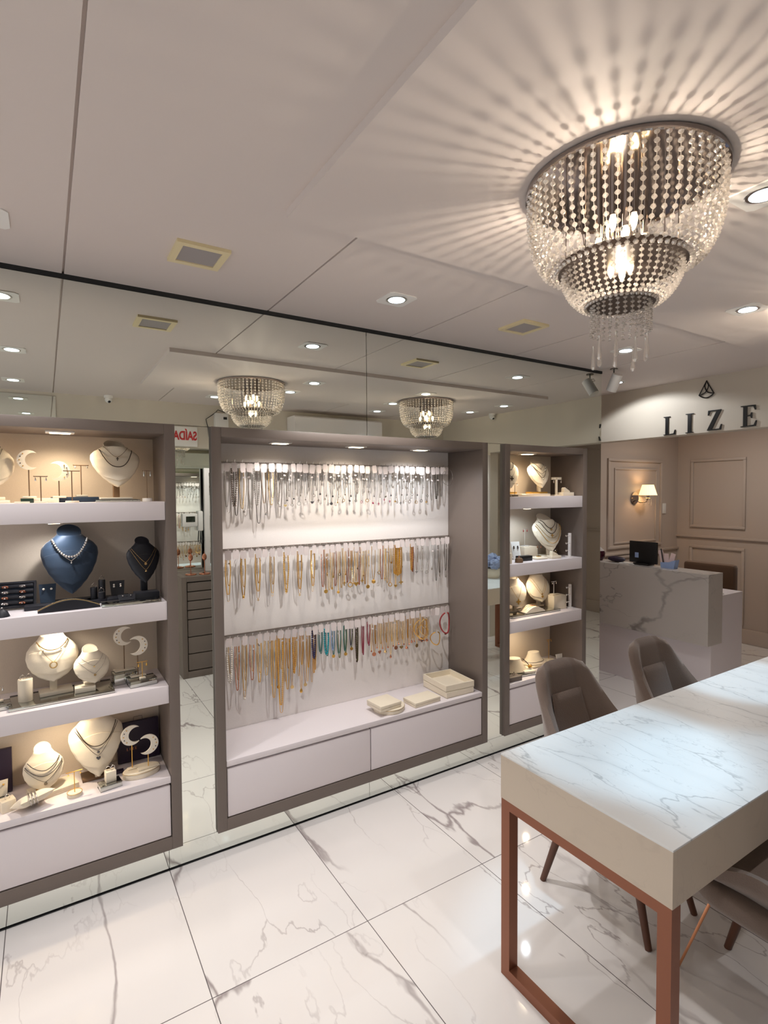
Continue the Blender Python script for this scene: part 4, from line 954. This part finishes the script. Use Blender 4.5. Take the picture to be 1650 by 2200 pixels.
def spot(x, y, z, p, ang, col=CLN, blend=.5, aim=(0, 0, -1), r=.025):
    v = Vector(aim); q = v.to_track_quat('-Z', 'Y').to_euler()
    light('SPOT', (x, y, z - .015), p, col, q, spot_size=math.radians(ang), spot_blend=blend, shadow_soft_size=r)
# round spot fitting near the end of the mirror
t = thing('spot_fixture', 'white cylindrical spot fitting at the mirror corner under the ceiling', 'spotlight', (3.46, 2.40, H))
bm = new(); cyl(bm, (0, 0, 0), (0, 0, -.008), .026, None, 20); obj('base', bm, 'dark_silver', t)
bm = new(); tube(bm, [(0, 0, -.008), (0, 0, -.03), (.006, 0, -.045)], .004, 8); obj('arm', bm, 'black', t)
bm = new(); tube(bm, [(.0, -.03, -.045), (.012, .03, -.15)], .036, 20); obj('head', bm, 'white_plastic', t)
bm = new(); tube(bm, [(.004, 0, -.04), (.03, .01, -.035), (.035, .02, -.05), (.012, .0, -.055)], .0018, 5); obj('cable', bm, 'black', t)
def dome(x, y, label, z=H):
    t = thing('security_camera', label, 'camera', (x, y, z))
    bm = new(); lathe(bm, [(0, 0), (.036, 0), (.036, -.02), (.03, -.022), (0, -.022)], 24); obj('mount', bm, 'white_plastic', t)
    bm = new(); ball(bm, (0, 0, -.036), .03, 2); obj('dome', bm, 'white_plastic', t)
    bm = new(); ball(bm, (.004, .016, -.054), .013, 2); obj('lens', bm, 'black', t)
dome(.50, -.36, 'white dome camera at the opposite wall, seen in the mirror'); dome(4.26, .52, 'white dome camera on the sign wall, seen in the mirror')

# ------------------------------------------------------------------ chandeliers
def along(prof, pitch):
    return resample([(r, 0, z) for r, z in prof], pitch)
def strand_mesh(prof, r, pitch):
    bm = new(); bead_tube(bm, [(a, 0, z) for a, z in prof], r, pitch, 6, .12); return mesh('bead_strand', bm, 'crystal', smooth=False)
PR1 = [(.262, -.008), (.263, -.06), (.261, -.11), (.254, -.155), (.241, -.195), (.222, -.226), (.20, -.243), (.18, -.247), (.166, -.238)]
PR2 = [(.163, -.236), (.163, -.262), (.157, -.288), (.146, -.31), (.13, -.33), (.112, -.344), (.094, -.348), (.084, -.343)]
PR3 = [(.081, -.346), (.081, -.43)]
SM = (strand_mesh(PR1, .0078, .0215), strand_mesh(PR2, .0070, .0148), strand_mesh(PR3, .0062, .0128))
bm = new(); lathe(bm, [(.0005, 0), (.0035, -.004), (.0022, -.012), (.0062, -.058), (.0066, -.066), (.0045, -.072), (.0005, -.074)], 6); DROPM = mesh('crystal_drop', bm, 'crystal', smooth=False)
def chandelier(x, y, label):
    t = thing('chandelier', label, 'chandelier', (x, y, PZ), 0); t.scale = (.945, .945, .945)
    bm = new(); lathe(bm, [(0, 0), (.268, 0), (.272, -.004), (.272, -.016), (.266, -.018), (.262, -.012), (0, -.012)], 64); obj('ceiling_plate', bm, 'chrome', t)
    def ringband(n, r, z, h, w):
        bm = new(); lathe(bm, [(r - w, z - h), (r, z - h), (r, z), (r - w, z), (r - w, z - h)], 56)
        bmesh.ops.remove_doubles(bm, verts=bm.verts, dist=1e-5); obj(n, bm, 'ring_metal', t)
    ringband('middle_ring', .176, -.226, .020, .010); ringband('lower_ring', .094, -.334, .014, .010)
    for k in range(6):
        a = 2 * PI * k / 6 + .3; bm = new(); cyl(bm, (.155 * math.cos(a), .155 * math.sin(a), -.012), (.155 * math.cos(a), .155 * math.sin(a), -.23), .0018, None, 6); obj('hanging_chain', bm, 'chrome', t)
    for k in range(3):
        a = 2 * PI * k / 3; bm = new(); tube(bm, [(.12 * math.cos(a), .12 * math.sin(a), -.012), (.08 * math.cos(a), .08 * math.sin(a), -.34)], .0015, 6); obj('hanging_chain', bm, 'chrome', t)
    for mi, (n, nm, off) in enumerate(((56, 'outer_strand', 0), (44, 'middle_strand', .05), (26, 'lower_strand', .02))):
        for k in range(n):
            o = bpy.data.objects.new(nm, SM[mi]); COL.objects.link(o); o.parent = t; o.rotation_euler = (0, 0, 2 * PI * k / n + off)
    for k in range(9):
        a = 2 * PI * k / 9 + .1; o = bpy.data.objects.new('crystal_drop', DROPM); COL.objects.link(o); o.parent = t
        o.location = (.074 * math.cos(a), .074 * math.sin(a), -.428 - (.012 if k % 3 else .03)); o.rotation_euler = (0, 0, a)
    for k in range(8):
        a = 2 * PI * k / 8; q = .062 if k % 2 else .04
        c = thing_part = obj('candle_sleeve', cyl(new(), (q * math.cos(a), q * math.sin(a), -.012), (q * math.cos(a), q * math.sin(a), -.10 - .05 * (k % 2)), .010, None, 10), 'chrome', t)
        bm = new(); zc = -.10 - .05 * (k % 2)
        lathe(bm, [(.007, zc), (.011, zc - .014), (.009, zc - .03), (.003, zc - .044), (.0005, zc - .047)], 10, (q * math.cos(a), q * math.sin(a), 0)); obj('bulb', bm, 'bulb', c)
    for k in range(3):
        a = 2 * PI * k / 3 + .5; c = obj('candle_sleeve', cyl(new(), (.03 * math.cos(a), .03 * math.sin(a), -.012), (.03 * math.cos(a), .03 * math.sin(a), -.225), .006, None, 10), 'chrome', t)
        bm = new(); lathe(bm, [(.007, -.225), (.011, -.239), (.009, -.255), (.003, -.269), (.0005, -.272)], 10, (.03 * math.cos(a), .03 * math.sin(a), 0)); obj('bulb', bm, 'bulb', c)
    return t
chandelier(1.368, .93, 'tiered crystal bead chandelier fixed to the dropped ceiling above the table end')
chandelier(3.04, .93, 'second crystal bead chandelier further along the table, seen in the mirror')

# ------------------------------------------------------------------ table
TX0, TX1, TY0, TY1, TZ = 1.309, 4.15, .729, 1.331, .781
t = thing('marble_table', 'long white marble-topped table on a copper metal frame', 'table', (0, 0, 0))
obj('table_top', b1(TX0 - .0005, TX1, TY0 - .0005, TY1 + .0005, TZ - .006, TZ, .001), 'table_marble', t, smooth=False)
obj('apron', b1(TX0, TX1, TY0, TY1, .626, TZ - .0055, .001), 'table_edge_warmlit', t, smooth=False)
for x in (TX0 + .001, TX1 - .042):
    bm = new(); w = .038
    o_ = [(TY0 + .002, 0), (TY1 - .002, 0), (TY1 - .002, .626), (TY0 + .002, .626)]; i_ = [(TY0 + .002 + w, .034), (TY1 - .002 - w, .034), (TY1 - .002 - w, .594), (TY0 + .002 + w, .594)]
    loft(bm, [[(x, a, b) for a, b in o_], [(x + .04, a, b) for a, b in o_], [(x + .04, a, b) for a, b in i_], [(x, a, b) for a, b in i_]], cap=False, wrap=True)
    obj('leg_frame', bm, 'copper', t, smooth=False)

# ------------------------------------------------------------------ chairs
def chair_surface(u, v):
    # v 0..1 seat front to back top; u -1..1 across
    C = [(0, -.23, .462), (.12, -.20, .474), (.3, -.06, .462), (.46, .10, .452), (.56, .185, .482), (.66, .225, .56), (.78, .255, .67), (.9, .285, .80), (1, .305, .905)]
    Wd = [(0, .19), (.12, .225), (.3, .245), (.46, .255), (.56, .255), (.66, .24), (.78, .205), (.9, .178), (1, .165)]
    y = interp([(a, b) for a, b, c in C], v); z = interp([(a, c) for a, b, c in C], v); w = interp(Wd, v)
    # rounded front and top corners
    if v > .86: w *= (1 - (max(0, v - .86) / .14) ** 4 * .18)
    au = abs(u)
    arm = math.exp(-((v - .5) / .2) ** 2)
    curl = max(0, au - .45) / .55
    y -= curl ** 1.6 * (.13 * math.exp(-((v - .64) / .2) ** 2) + .035 * (v > .56) * min(1, (v - .56) / .1) * 1)
    z += curl ** 1.7 * (.11 * math.exp(-((v - .42) / .20) ** 2) + .02)
    z -= (au ** 4) * .05 * max(0, (v - .8) / .2) ** 2
    x = u * w
    return Vector((x, y, z))
def smooth_interp(tab, t):
    n = len(tab)
    for i in range(n - 1):
        if t <= tab[i + 1][0] or i == n - 2:
            a, b = tab[i], tab[i + 1]; p = tab[max(0, i - 1)]; q = tab[min(n - 1, i + 2)]
            h = b[0] - a[0]; s = max(0, min(1, (t - a[0]) / h))
            m0 = (b[1] - p[1]) / (b[0] - p[0]) * h if b[0] != p[0] else 0; m1 = (q[1] - a[1]) / (q[0] - a[0]) * h if q[0] != a[0] else 0
            return (2 * s ** 3 - 3 * s * s + 1) * a[1] + (s ** 3 - 2 * s * s + s) * m0 + (-2 * s ** 3 + 3 * s * s) * b[1] + (s ** 3 - s * s) * m1
_lin = interp
def shell(u0, u1, v0, v1, nu, nv, th, off, m_, nm, parent, taper=0):
    global interp
    interp = smooth_interp
    G = []
    for j in range(nv + 1):
        v = v0 + (v1 - v0) * j / nv
        k = 1 - taper * (1 - abs(2 * (v - v0) / (v1 - v0) - 1))
        G.append([(u0 + (u1 - u0) * i / nu, v) for i in range(nu + 1)])
    pts = [[chair_surface(u, v) for u, v in r] for r in G]
    interp = _lin
    nrm = [[None] * (nu + 1) for _ in range(nv + 1)]
    for j in range(nv + 1):
        for i in range(nu + 1):
            du = pts[j][min(nu, i + 1)] - pts[j][max(0, i - 1)]; dv = pts[min(nv, j + 1)][i] - pts[max(0, j - 1)][i]
            n = du.cross(dv); n.normalize(); nrm[j][i] = n
    bm = new(); A = []; B = []
    for j in range(nv + 1):
        a = []; b = []
        for i in range(nu + 1):
            eu = min(i, nu - i) / nu; ev = min(j, nv - j) / nv
            e = min(1, (min(eu * (u1 - u0) / .12, ev * (v1 - v0) / .04)) ); e = math.sqrt(max(0, 1 - (1 - e) ** 2))
            a.append(bm.verts.new(pts[j][i] + nrm[j][i] * (off + th * .5 * e))); b.append(bm.verts.new(pts[j][i] + nrm[j][i] * (off - th * .5 * e)))
        A.append(a); B.append(b)
    for j in range(nv):
        for i in range(nu):
            bm.faces.new((A[j][i], A[j][i + 1], A[j + 1][i + 1], A[j + 1][i])); bm.faces.new((B[j][i], B[j + 1][i], B[j + 1][i + 1], B[j][i + 1]))
    bmesh.ops.remove_doubles(bm, verts=bm.verts, dist=1e-4)
    return obj(nm, bm, m_, parent, angle=70)
def chair(x, y, rz, label, rod=False):
    t = thing('upholstered_chair', label, 'chair', (x, y, 0), rz, 'upholstered chairs at the marble table')
    shell(-1, 1, 0, 1, 36, 48, .05, 0, 'chair_fabric', 'shell', t)
    shell(-.60, .60, .50, .87, 20, 26, .024, .030, 'chair_fabric', 'back_pad', t)
    shell(-.62, .62, .06, .46, 20, 22, .022, .024, 'chair_fabric', 'seat_pad', t)
    rings = []
    for z_, q in ((.398, .93), (.402, .97), (.42, 1), (.455, 1), (.47, .96)):
        rings.append([(.238 * q * math.copysign(abs(math.cos(a)) ** .55, math.cos(a)), -.03 + .20 * q * math.copysign(abs(math.sin(a)) ** .55, math.sin(a)), z_) for a in [2 * PI * k / 40 for k in range(40)]])
    bm = new(); loft(bm, rings); obj('seat_base', bm, 'chair_fabric', t, angle=60)
    bm = new(); box(bm, -.13, .13, -.12, .10, .385, .40, .004); obj('under_frame', bm, 'walnut', t)
    for sx in (-1, 1):
        for sy, top, foot in ((-1, (.11, -.13, .425), (.155, -.255, 0)), (1, (.12, .10, .425), (.20, .20, 0))):
            if rod and sx == 1 and sy == -1:
                bm = new(); cyl(bm, (.079, -.168, .41), (.078, -.308, .0), .0055, .004, 8); obj('leg', bm, 'copper_bright', t); continue
            bm = new(); cyl(bm, (sx * top[0], top[1], top[2]), (sx * foot[0], foot[1], foot[2]), .021, .0125, 14); obj('leg', bm, 'walnut', t)
    return t
chair(1.985, 1.36, 0, 'taupe upholstered chair on the mirror side, at the table end')
chair(2.67, 1.36, 0, 'taupe upholstered chair on the mirror side, before the marble reception desk')
chair(1.93, .70, PI, 'taupe upholstered chair pushed under the table on the camera side', rod=True)
chair(2.75, .60, PI, 'taupe upholstered chair further along the camera side of the table')

# ------------------------------------------------------------------ reception
t = thing('reception_desk', 'marble clad reception desk under the sign wall', 'desk', (0, 0, 0))
obj('front_slab', b1(4.30, 4.515, 2.15, 3.57, .47, 1.03, .002), 'desk_marble', t, smooth=False)
obj('lower_front', b1(4.37, 4.40, 2.16, 3.57, .0, .47), 'white_laminate', t, smooth=False)
obj('end_panel', b1(4.401, 4.86, 2.16, 2.19, 0, .845, .002), 'white_laminate', t, smooth=False)
obj('worktop', b1(4.515, 4.86, 2.191, 3.57, .815, .845, .002), 'white_laminate', t, smooth=False)
t = thing('monitor', 'black monitor seen from behind on the reception desk', 'monitor', (4.44, 2.77, 1.03), 0)
obj('panel', b1(-.012, .012, -.125, .13, .015, .205, .004), 'black', t)
obj('port_label', b1(-.0135, -.0115, .04, .075, .06, .105), 'paper_blue', t, smooth=False)
obj('foot', b1(-.05, .05, -.07, .07, 0, .016, .002), 'black', t)
t = thing('pen_holder', 'pale blue paper holder with pens and envelopes by the monitor', 'pen holder', (4.42, 2.535, 1.03), 0)
bm = new(); prism(bm, [(-.05, 0), (.06, 0), (.075, .075), (.01, .05), (-.055, .045)], -.03, .03, M=Matrix.Rotation(-PI / 2, 4, 'Z')); obj('holder', bm, 'paper_blue', t)
for k, (a, c, h, m_) in enumerate(((-.035, -.25, .15, 'paper_pink'), (-.01, -.05, .12, 'paper_pink'), (.015, .25, .13, 'paper_pink'))):
    obj('envelope', b1(-.002, .002, -.02, .02, .02, h, M=Matrix.Translation((-.005 * k, -a, 0)) @ Matrix.Rotation(c, 4, 'X')), m_, t, smooth=False)
bm = new(); cyl(bm, (-.02, .03, .02), (-.02, .055, .16), .005, None, 8); obj('pen', bm, 'black', t)
t = thing('candle_jar', 'burgundy glass jar with pointed clear lid on the desk', 'jar', (4.40, 3.20, 1.03))
bm = new(); lathe(bm, [(0, 0), (.04, 0), (.058, .03), (.062, .07), (.055, .09), (0, .09)], 24); obj('jar', bm, 'burgundy', t)
bm = new(); lathe(bm, [(.054, .0905), (.05, .1), (.02, .125), (.012, .15), (.0005, .17)], 20); obj('lid', bm, 'acrylic', t)
bm = new(); ball(bm, (0, 0, .028), .06, 2, (.8, 1.5, .46)); tag(obj('pouch', bm, 'dark_purple', loc=(4.42, 3.02, 1.03)), 'dark purple soft pouch lying on the desk between jar and monitor', 'pouch')
o = tag(obj('notepad', b1(-.05, .05, -.07, .07, 0, .006, .001), 'white_plastic', loc=(4.42, 2.90, 1.0302), rz=.3), 'white notepad beside the purple pouch on the desk', 'notepad')
for k in range(2):
    bm = new(); cyl(bm, (-.06, 0, 0), (.06, 0, 0), .005, None, 8)
    tag(obj('pen', bm, 'white_plastic', loc=(4.62, 2.27 - .04 * k, .851), rz=.5 + .5 * k), f'{("white pen lying further back", "white pen lying nearer the edge")[k]} on the low desk worktop', 'pen')
t = thing('office_chair', 'brown high-backed chair behind the reception desk', 'chair', (5.30, 2.64, 0))
bm = new(); box(bm, -.05, .05, -.23, .23, .50, 1.0, .03); obj('backrest', bm, 'chair_brown', t)
obj('seat', b1(-.48, -.05, -.23, .23, .42, .50, .03), 'chair_brown', t)
for a, b in ((-.44, -.19), (-.44, .19), (-.02, -.19), (-.02, .19)):
    bm = new(); cyl(bm, (a, b, .43), (a, b, 0), .02, .015, 10); obj('leg', bm, 'walnut', t)
t = thing('wall_sconce', 'crystal wall sconce with pleated cream shade on the panelled wall', 'wall lamp', (5.57, 3.6, 1.60))
bm = new(); cyl(bm, (0, 0, 0), (0, -.018, 0), .065, None, 28); obj('backplate', bm, 'chrome', t)
bm = new(); tube(bm, [(0, -.01, -.02), (.02, -.06, -.05), (.06, -.11, -.045), (.075, -.12, .0)], .006, 8); obj('arm', bm, 'chrome', t)
bm = new(); lathe(bm, [(.03, 0), (.034, .006), (.012, .012), (.012, .05), (.0005, .05)], 16, (.075, -.12, -.01)); obj('cup', bm, 'chrome', t)
bm = new(); n = 48
loft(bm, [[((.09 + (.004 if k % 2 else 0)) * math.cos(2 * PI * k / n) + .075, (.09 + (.004 if k % 2 else 0)) * math.sin(2 * PI * k / n) - .12, .03) for k in range(n)], [((.056 + (.003 if k % 2 else 0)) * math.cos(2 * PI * k / n) + .075, (.056 + (.003 if k % 2 else 0)) * math.sin(2 * PI * k / n) - .12, .145) for k in range(n)]], cap=False)
obj('lamp_shade', bm, 'shade_cream', t, smooth=False)
for k, (a, b) in enumerate(((.04, -.09), (.115, -.11), (.075, -.16), (.075, -.08))):
    bm = new(); lathe(bm, [(.0005, 0), (.001, -.02), (.006, -.055), (.0005, -.07)], 6, (a, b, -.012)); obj('crystal_drop', bm, 'crystal', t, smooth=False)
light('POINT', (5.645, 3.48, 1.69), 1.3, (1, .76, .5), shadow_soft_size=.03)
o = tag(obj('light_switch', b1(6.12, 6.19, 3.588, 3.6, 1.41, 1.53, .003), 'white_plastic'), 'white switch plate at the inner corner of the reception wall', 'switch')

# sign on the fascia
t = thing('wall_sign', 'black raised serif letters with drop emblem on the fascia wall', 'sign', (4.33, 2.20, 2.13))
def fx(y0, wy, ch, z0, h):
    wd = {'L': .62, 'I': .34, 'Z': .66, 'E': .64}[ch]
    bm = new(); sx = wy / wd
    Mx = Matrix(((0, 1, 0, 0), (-1, 0, 0, 0), (0, 0, 1, 0), (0, 0, 0, 1)))
    prism(bm, [(a * sx, b * h) for a, b in GLYPH[ch]], -.012, -.001, M=Matrix.Translation((0, y0 - 2.20, z0 - 2.13)) @ Mx)
    obj('letter', bm, 'letter_black', t, smooth=False)
fx(2.535, .098, 'L', 2.134, .15); fx(2.355, .06, 'I', 2.134, .152); fx(2.19, .105, 'Z', 2.138, .152); fx(1.955, .105, 'E', 2.14, .152)
bm = new()
def arcpts(pts): return [Vector((-.008, -p, q)) for p, q in pts]
c0 = (.0, .255)                               # emblem centre offset (local y, z)
top, lft, rgt = (0, .137), (-.055, .03), (.055, .033)
edge = [top, lft] + [(-.055 + .11 * k / 10, .032 - .026 * math.sin(PI * k / 10)) for k in range(1, 10)] + [rgt]
tube(bm, arcpts([(a, b + .255) for a, b in edge]), .0046, 6, True)
obj('emblem_outline', bm, 'letter_black', t)
for nm, pts in (('emblem_leaf', [(0, .137), (-.014, .10), (-.010, .078), (0, .058)]), ('emblem_leaf', [(0, .137), (.014, .10), (.010, .078), (0, .058)]), ('emblem_arc', [(-.055, .03), (-.028, .038), (-.010, .048), (0, .058)]), ('emblem_arc', [(.055, .033), (.028, .04), (.010, .048), (0, .058)])):
    bm = new(); tube(bm, arcpts([(a, b + .255) for a, b in pts]), .004, 6); obj(nm, bm, 'letter_black', t)

# ------------------------------------------------------------------ opposite side, seen by reflection
t = thing('drawer_chest', 'taupe chest of drawers at the opposite wall, seen in the mirror', 'chest of drawers', (0, 0, 0))
cx0, cx1, cy0, cy1, cz = 1.02, 2.02, -.435, -.04, .926
for n, a in (('side_panel', (cx0, cx0 + .045, cy0, cy1, 0, cz)), ('side_panel', (cx1 - .045, cx1, cy0, cy1, 0, cz)), ('top_panel', (cx0 + .045, cx1 - .045, cy0, cy1, cz - .045, cz)), ('bottom_panel', (cx0 + .045, cx1 - .045, cy0, cy1, 0, .06))):
    obj(n, b1(*a, bev=.0015), 'taupe', t)
obj('carcass', b1(cx0 + .046, cx1 - .046, cy0 + .01, cy1 - .035, .061, cz - .046), 'black_gap', t, smooth=False)  # black colour stands for the shade in the drawer gaps
zz = [.875, .79, .705, .62, .535, .375, .22, .065]
for a, b in zip(zz[1:], zz[:-1]): obj('drawer', b1(cx0 + .052, cx1 - .052, cy1 - .03, cy1 - .006, a + .004, b - .004, .002), 'taupe', t)
t = thing('standing_mirror', 'white framed mirror standing on the chest, seen by reflection', 'mirror', (1.58, -.36, .927))
bm = new(); o_ = [(-.27, 0), (.27, 0), (.27, 1.0), (-.27, 1.0)]; i_ = [(-.225, .045), (.225, .045), (.225, .955), (-.225, .955)]
loft(bm, [[(a, -.02, b) for a, b in o_], [(a, .02, b) for a, b in o_], [(a, .02, b) for a, b in i_], [(a, -.02, b) for a, b in i_]], cap=False, wrap=True); obj('frame', bm, 'white_gloss', t, smooth=False)
obj('glass', b1(-.226, .226, -.004, .004, .044, .956), 'mirror', t, smooth=False)
for k, (x_, y_) in enumerate(((1.13, -.16), (1.25, -.14))):
    t = thing('jewelry_tree', ('rose gold earring tree on the chest corner, by reflection', 'rose gold earring tree further along the chest, by reflection')[k], 'earring stand', (x_, y_, .927))
    bm = new(); lathe(bm, [(0, 0), (.05, 0), (.052, .004), (.048, .012), (.008, .018), (.0, .018)], 28); obj('base', bm, 'rose_gold', t)
    bm = new(); cyl(bm, (0, 0, .016), (0, 0, .21), .0035, None, 8); obj('stem', bm, 'rose_gold', t)
    bm = new(); ball(bm, (0, 0, .16), .022, 2, (1, .5, 1.5)); obj('finial', bm, 'rose_gold', t)
t = thing('intercom', 'white intercom handset with green screen, seen in the mirror', 'intercom', (1.20, -.42, 1.36))
obj('body', b1(-.085, .055, -.014, .03, 0, .125, .006), 'white_plastic', t); obj('screen', b1(-.055, .03, .029, .032, .045, .10), 'screen_green', t, smooth=False)
obj('handset', b1(.058, .105, -.014, .045, -.045, .15, .012), 'white_plastic', t)
bm = new(); tube(bm, [(.08, .02, -.045), (.075, .03, -.14), (.09, .03, -.18), (.10, .03, -.13), (.095, .02, -.04)], .005, 6); obj('cord', bm, 'black', t)
t = thing('exit_sign', 'white sign with red exit lettering, seen in the mirror', 'sign', (1.16, -.43, 2.135))
obj('plate', b1(-.115, .115, -.008, .004, 0, .19, .002), 'sign_white', t)
cu = bpy.data.curves.new('sign_text', 'FONT'); cu.body = 'SA\u00cdDA'; cu.size = .115; cu.extrude = .001; cu.align_x = 'CENTER'; cu.offset = .004
tx = bpy.data.objects.new('lettering', cu); COL.objects.link(tx); tx.parent = t; tx.location = (0, .0055, .065); tx.rotation_euler = (PI / 2, 0, PI); cu.materials.append(MATS['red']); tx.scale = (.68, 1, 1)
dg = bpy.context.evaluated_depsgraph_get(); tm = bpy.data.meshes.new_from_object(tx.evaluated_get(dg)); t2 = bpy.data.objects.new('lettering', tm); COL.objects.link(t2); t2.parent = t; t2.location = tx.location; t2.rotation_euler = tx.rotation_euler; t2.scale = tx.scale
bpy.data.objects.remove(tx); t2.name = 'lettering'
t = thing('control_box', 'white wall box with small display and black cable, seen in the mirror', 'control box', (1.50, -.43, 2.22))
obj('case', b1(-.065, .065, -.008, .06, 0, .25, .004), 'white_plastic', t); obj('display', b1(.015, .05, .058, .062, .19, .215), 'black', t, smooth=False)
bm = new(); tube(bm, [(-.05, .02, .26), (-.1, .01, .22), (-.14, 0, .19), (-.12, 0, .1), (-.115, 0, .02)], .004, 6); obj('cable', bm, 'black', t)
bm = new(); tube(bm, [(-.05, .03, .262), (-.03, .03, .285), (.02, .03, .27), (.06, .03, .262)], .004, 6); obj('cable', bm, 'black', t)
t = thing('air_conditioner', 'white split air conditioner on the opposite wall, seen in the mirror', 'air conditioner', (2.74, -.44, 2.18))
bm = new(); prism(bm, [(.004, 0), (.15, 0), (.22, .06), (.22, .29), (.20, .305), (.004, .305)], -.53, .53, M=Matrix(((0, 0, 1, 0), (1, 0, 0, 0), (0, 1, 0, 0), (0, 0, 0, 1))) @ Matrix(((1, 0, 0, 0), (0, 0, 1, 0), (0, 1, 0, 0), (0, 0, 0, 1))))
obj('body', bm, 'white_gloss', t, angle=20)
obj('louvre', b1(-.48, .48, .12, .21, -.004, .004, .002, M=Matrix.Translation((0, .0, .03))), 'white_plastic', t)
t = thing('flower_pot', 'cream pot of silver-blue artificial hydrangeas on the table, by reflection', 'flower pot', (3.95, .86, TZ + .001))
bm = new(); lathe(bm, [(0, 0), (.06, 0), (.085, .04), (.08, .09), (.07, .1), (0, .095)], 28); obj('pot', bm, 'cream_fabric', t)
for k in range(7):
    a = 2 * PI * k / 6; q = 0 if k == 6 else .075
    bm = new(); ball(bm, (q * math.cos(a), q * math.sin(a), .15 + (.05 if k == 6 else .02 * (k % 2))), .055, 3)
    for v in bm.verts: v.co += Vector((R.uniform(-1, 1), R.uniform(-1, 1), R.uniform(-1, 1))) * .009
    obj('flower_head', bm, 'flower_blue', t, smooth=False)
    if k < 3: pass
struct('door_1', b1(4.30, 4.328, -.30, .40, .0, 2.05, .003), 'white_gloss')
bm = new(); box(bm, 4.29, 4.329, -.36, -.30, 0, 2.10, .004); box(bm, 4.29, 4.329, .40, .419, 0, 2.10, .004); box(bm, 4.29, 4.329, -.30, .40, 2.05, 2.10, .004)
struct('trim_12', bm, 'white_gloss')

# ------------------------------------------------------------------ room lights
spot(1.366, 2.05, H, 62, 92, NEU, .6, (.05, .32, -1))
for x, y, z, p, a in ((3.07, 2.048, H, 30, 84), (-.145, 2.10, H, 34, 100), (-.145, 1.06, H, 34, 110), (-.18, .03, H, 26, 110), (1.32, .06, H, 30, 110), (3.04, .05, H, 26, 110), (3.84, .63, PZ, 20, 100)):
    spot(x, y, z, p, a, NEU, .7)
TCOL = (.50, .78, 1.0)
for x, y, p, a in ((1.72, 1.16, 56, 30), (2.80, 1.245, 60, 26), (1.82, .745, 36, 32), (2.83, .68, 50, 30), (3.86, 1.11, 30, 34)):
    spot(x, y, PZ, p, a, TCOL, .55)
spot(3.91, 2.68, H, 16, 140, (.95, .97, 1), .25, (.25, -.1, -1))
for x in (1.368, 3.04):
    light('POINT', (x, .93, PZ - .145), 7.5, (1, .86, .70), shadow_soft_size=.012)
    light('POINT', (x, .93, PZ - .232), 9, (1, .86, .70), shadow_soft_size=.01)
# unseen area light over the reception, no fitting modelled
light('AREA', (5.4, 2.6, 2.47), 9, (1, .92, .84), shape='DISK', size=.25)
wd = bpy.data.worlds.new('World'); scene.world = wd; wd.use_nodes = True
bg = wd.node_tree.nodes['Background']; bg.inputs['Color'].default_value = (1, .985, .99, 1); bg.inputs['Strength'].default_value = .9  # ambient fill added to soften the room, entering by the open left end

# ------------------------------------------------------------------ camera
cam = bpy.data.cameras.new('Camera'); co = bpy.data.objects.new('Camera', cam); COL.objects.link(co)
yaw, pit, rol = math.radians(32.2191), math.radians(-2.1155), math.radians(-.3643)
fw = Vector((math.sin(yaw) * math.cos(pit), math.cos(yaw) * math.cos(pit), math.sin(pit))); rt = Vector((math.cos(yaw), -math.sin(yaw), 0)); up = rt.cross(fw)
r2 = rt * math.cos(rol) + up * math.sin(rol); u2 = up * math.cos(rol) - rt * math.sin(rol)
co.matrix_world = Matrix(((r2.x, u2.x, -fw.x, 0), (r2.y, u2.y, -fw.y, 0), (r2.z, u2.z, -fw.z, 1.6826), (0, 0, 0, 1)))
cam.sensor_fit = 'VERTICAL'; cam.sensor_height = 36; cam.lens = 36 * 1156.05 / 2200; cam.clip_start = .02; cam.clip_end = 60
scene.camera = co
vs = scene.view_settings; vs.view_transform = 'Standard'; vs.look = 'None'; vs.gamma = 1; vs.use_curve_mapping = False; vs.exposure = 0.22
cy = scene.cycles
cy.max_bounces = 10; cy.diffuse_bounces = 5; cy.glossy_bounces = 6; cy.transmission_bounces = 6; cy.transparent_max_bounces = 20
cy.caustics_reflective = False; cy.caustics_refractive = False; cy.sample_clamp_indirect = 5; cy.sample_clamp_direct = 0
cy.use_denoising = True
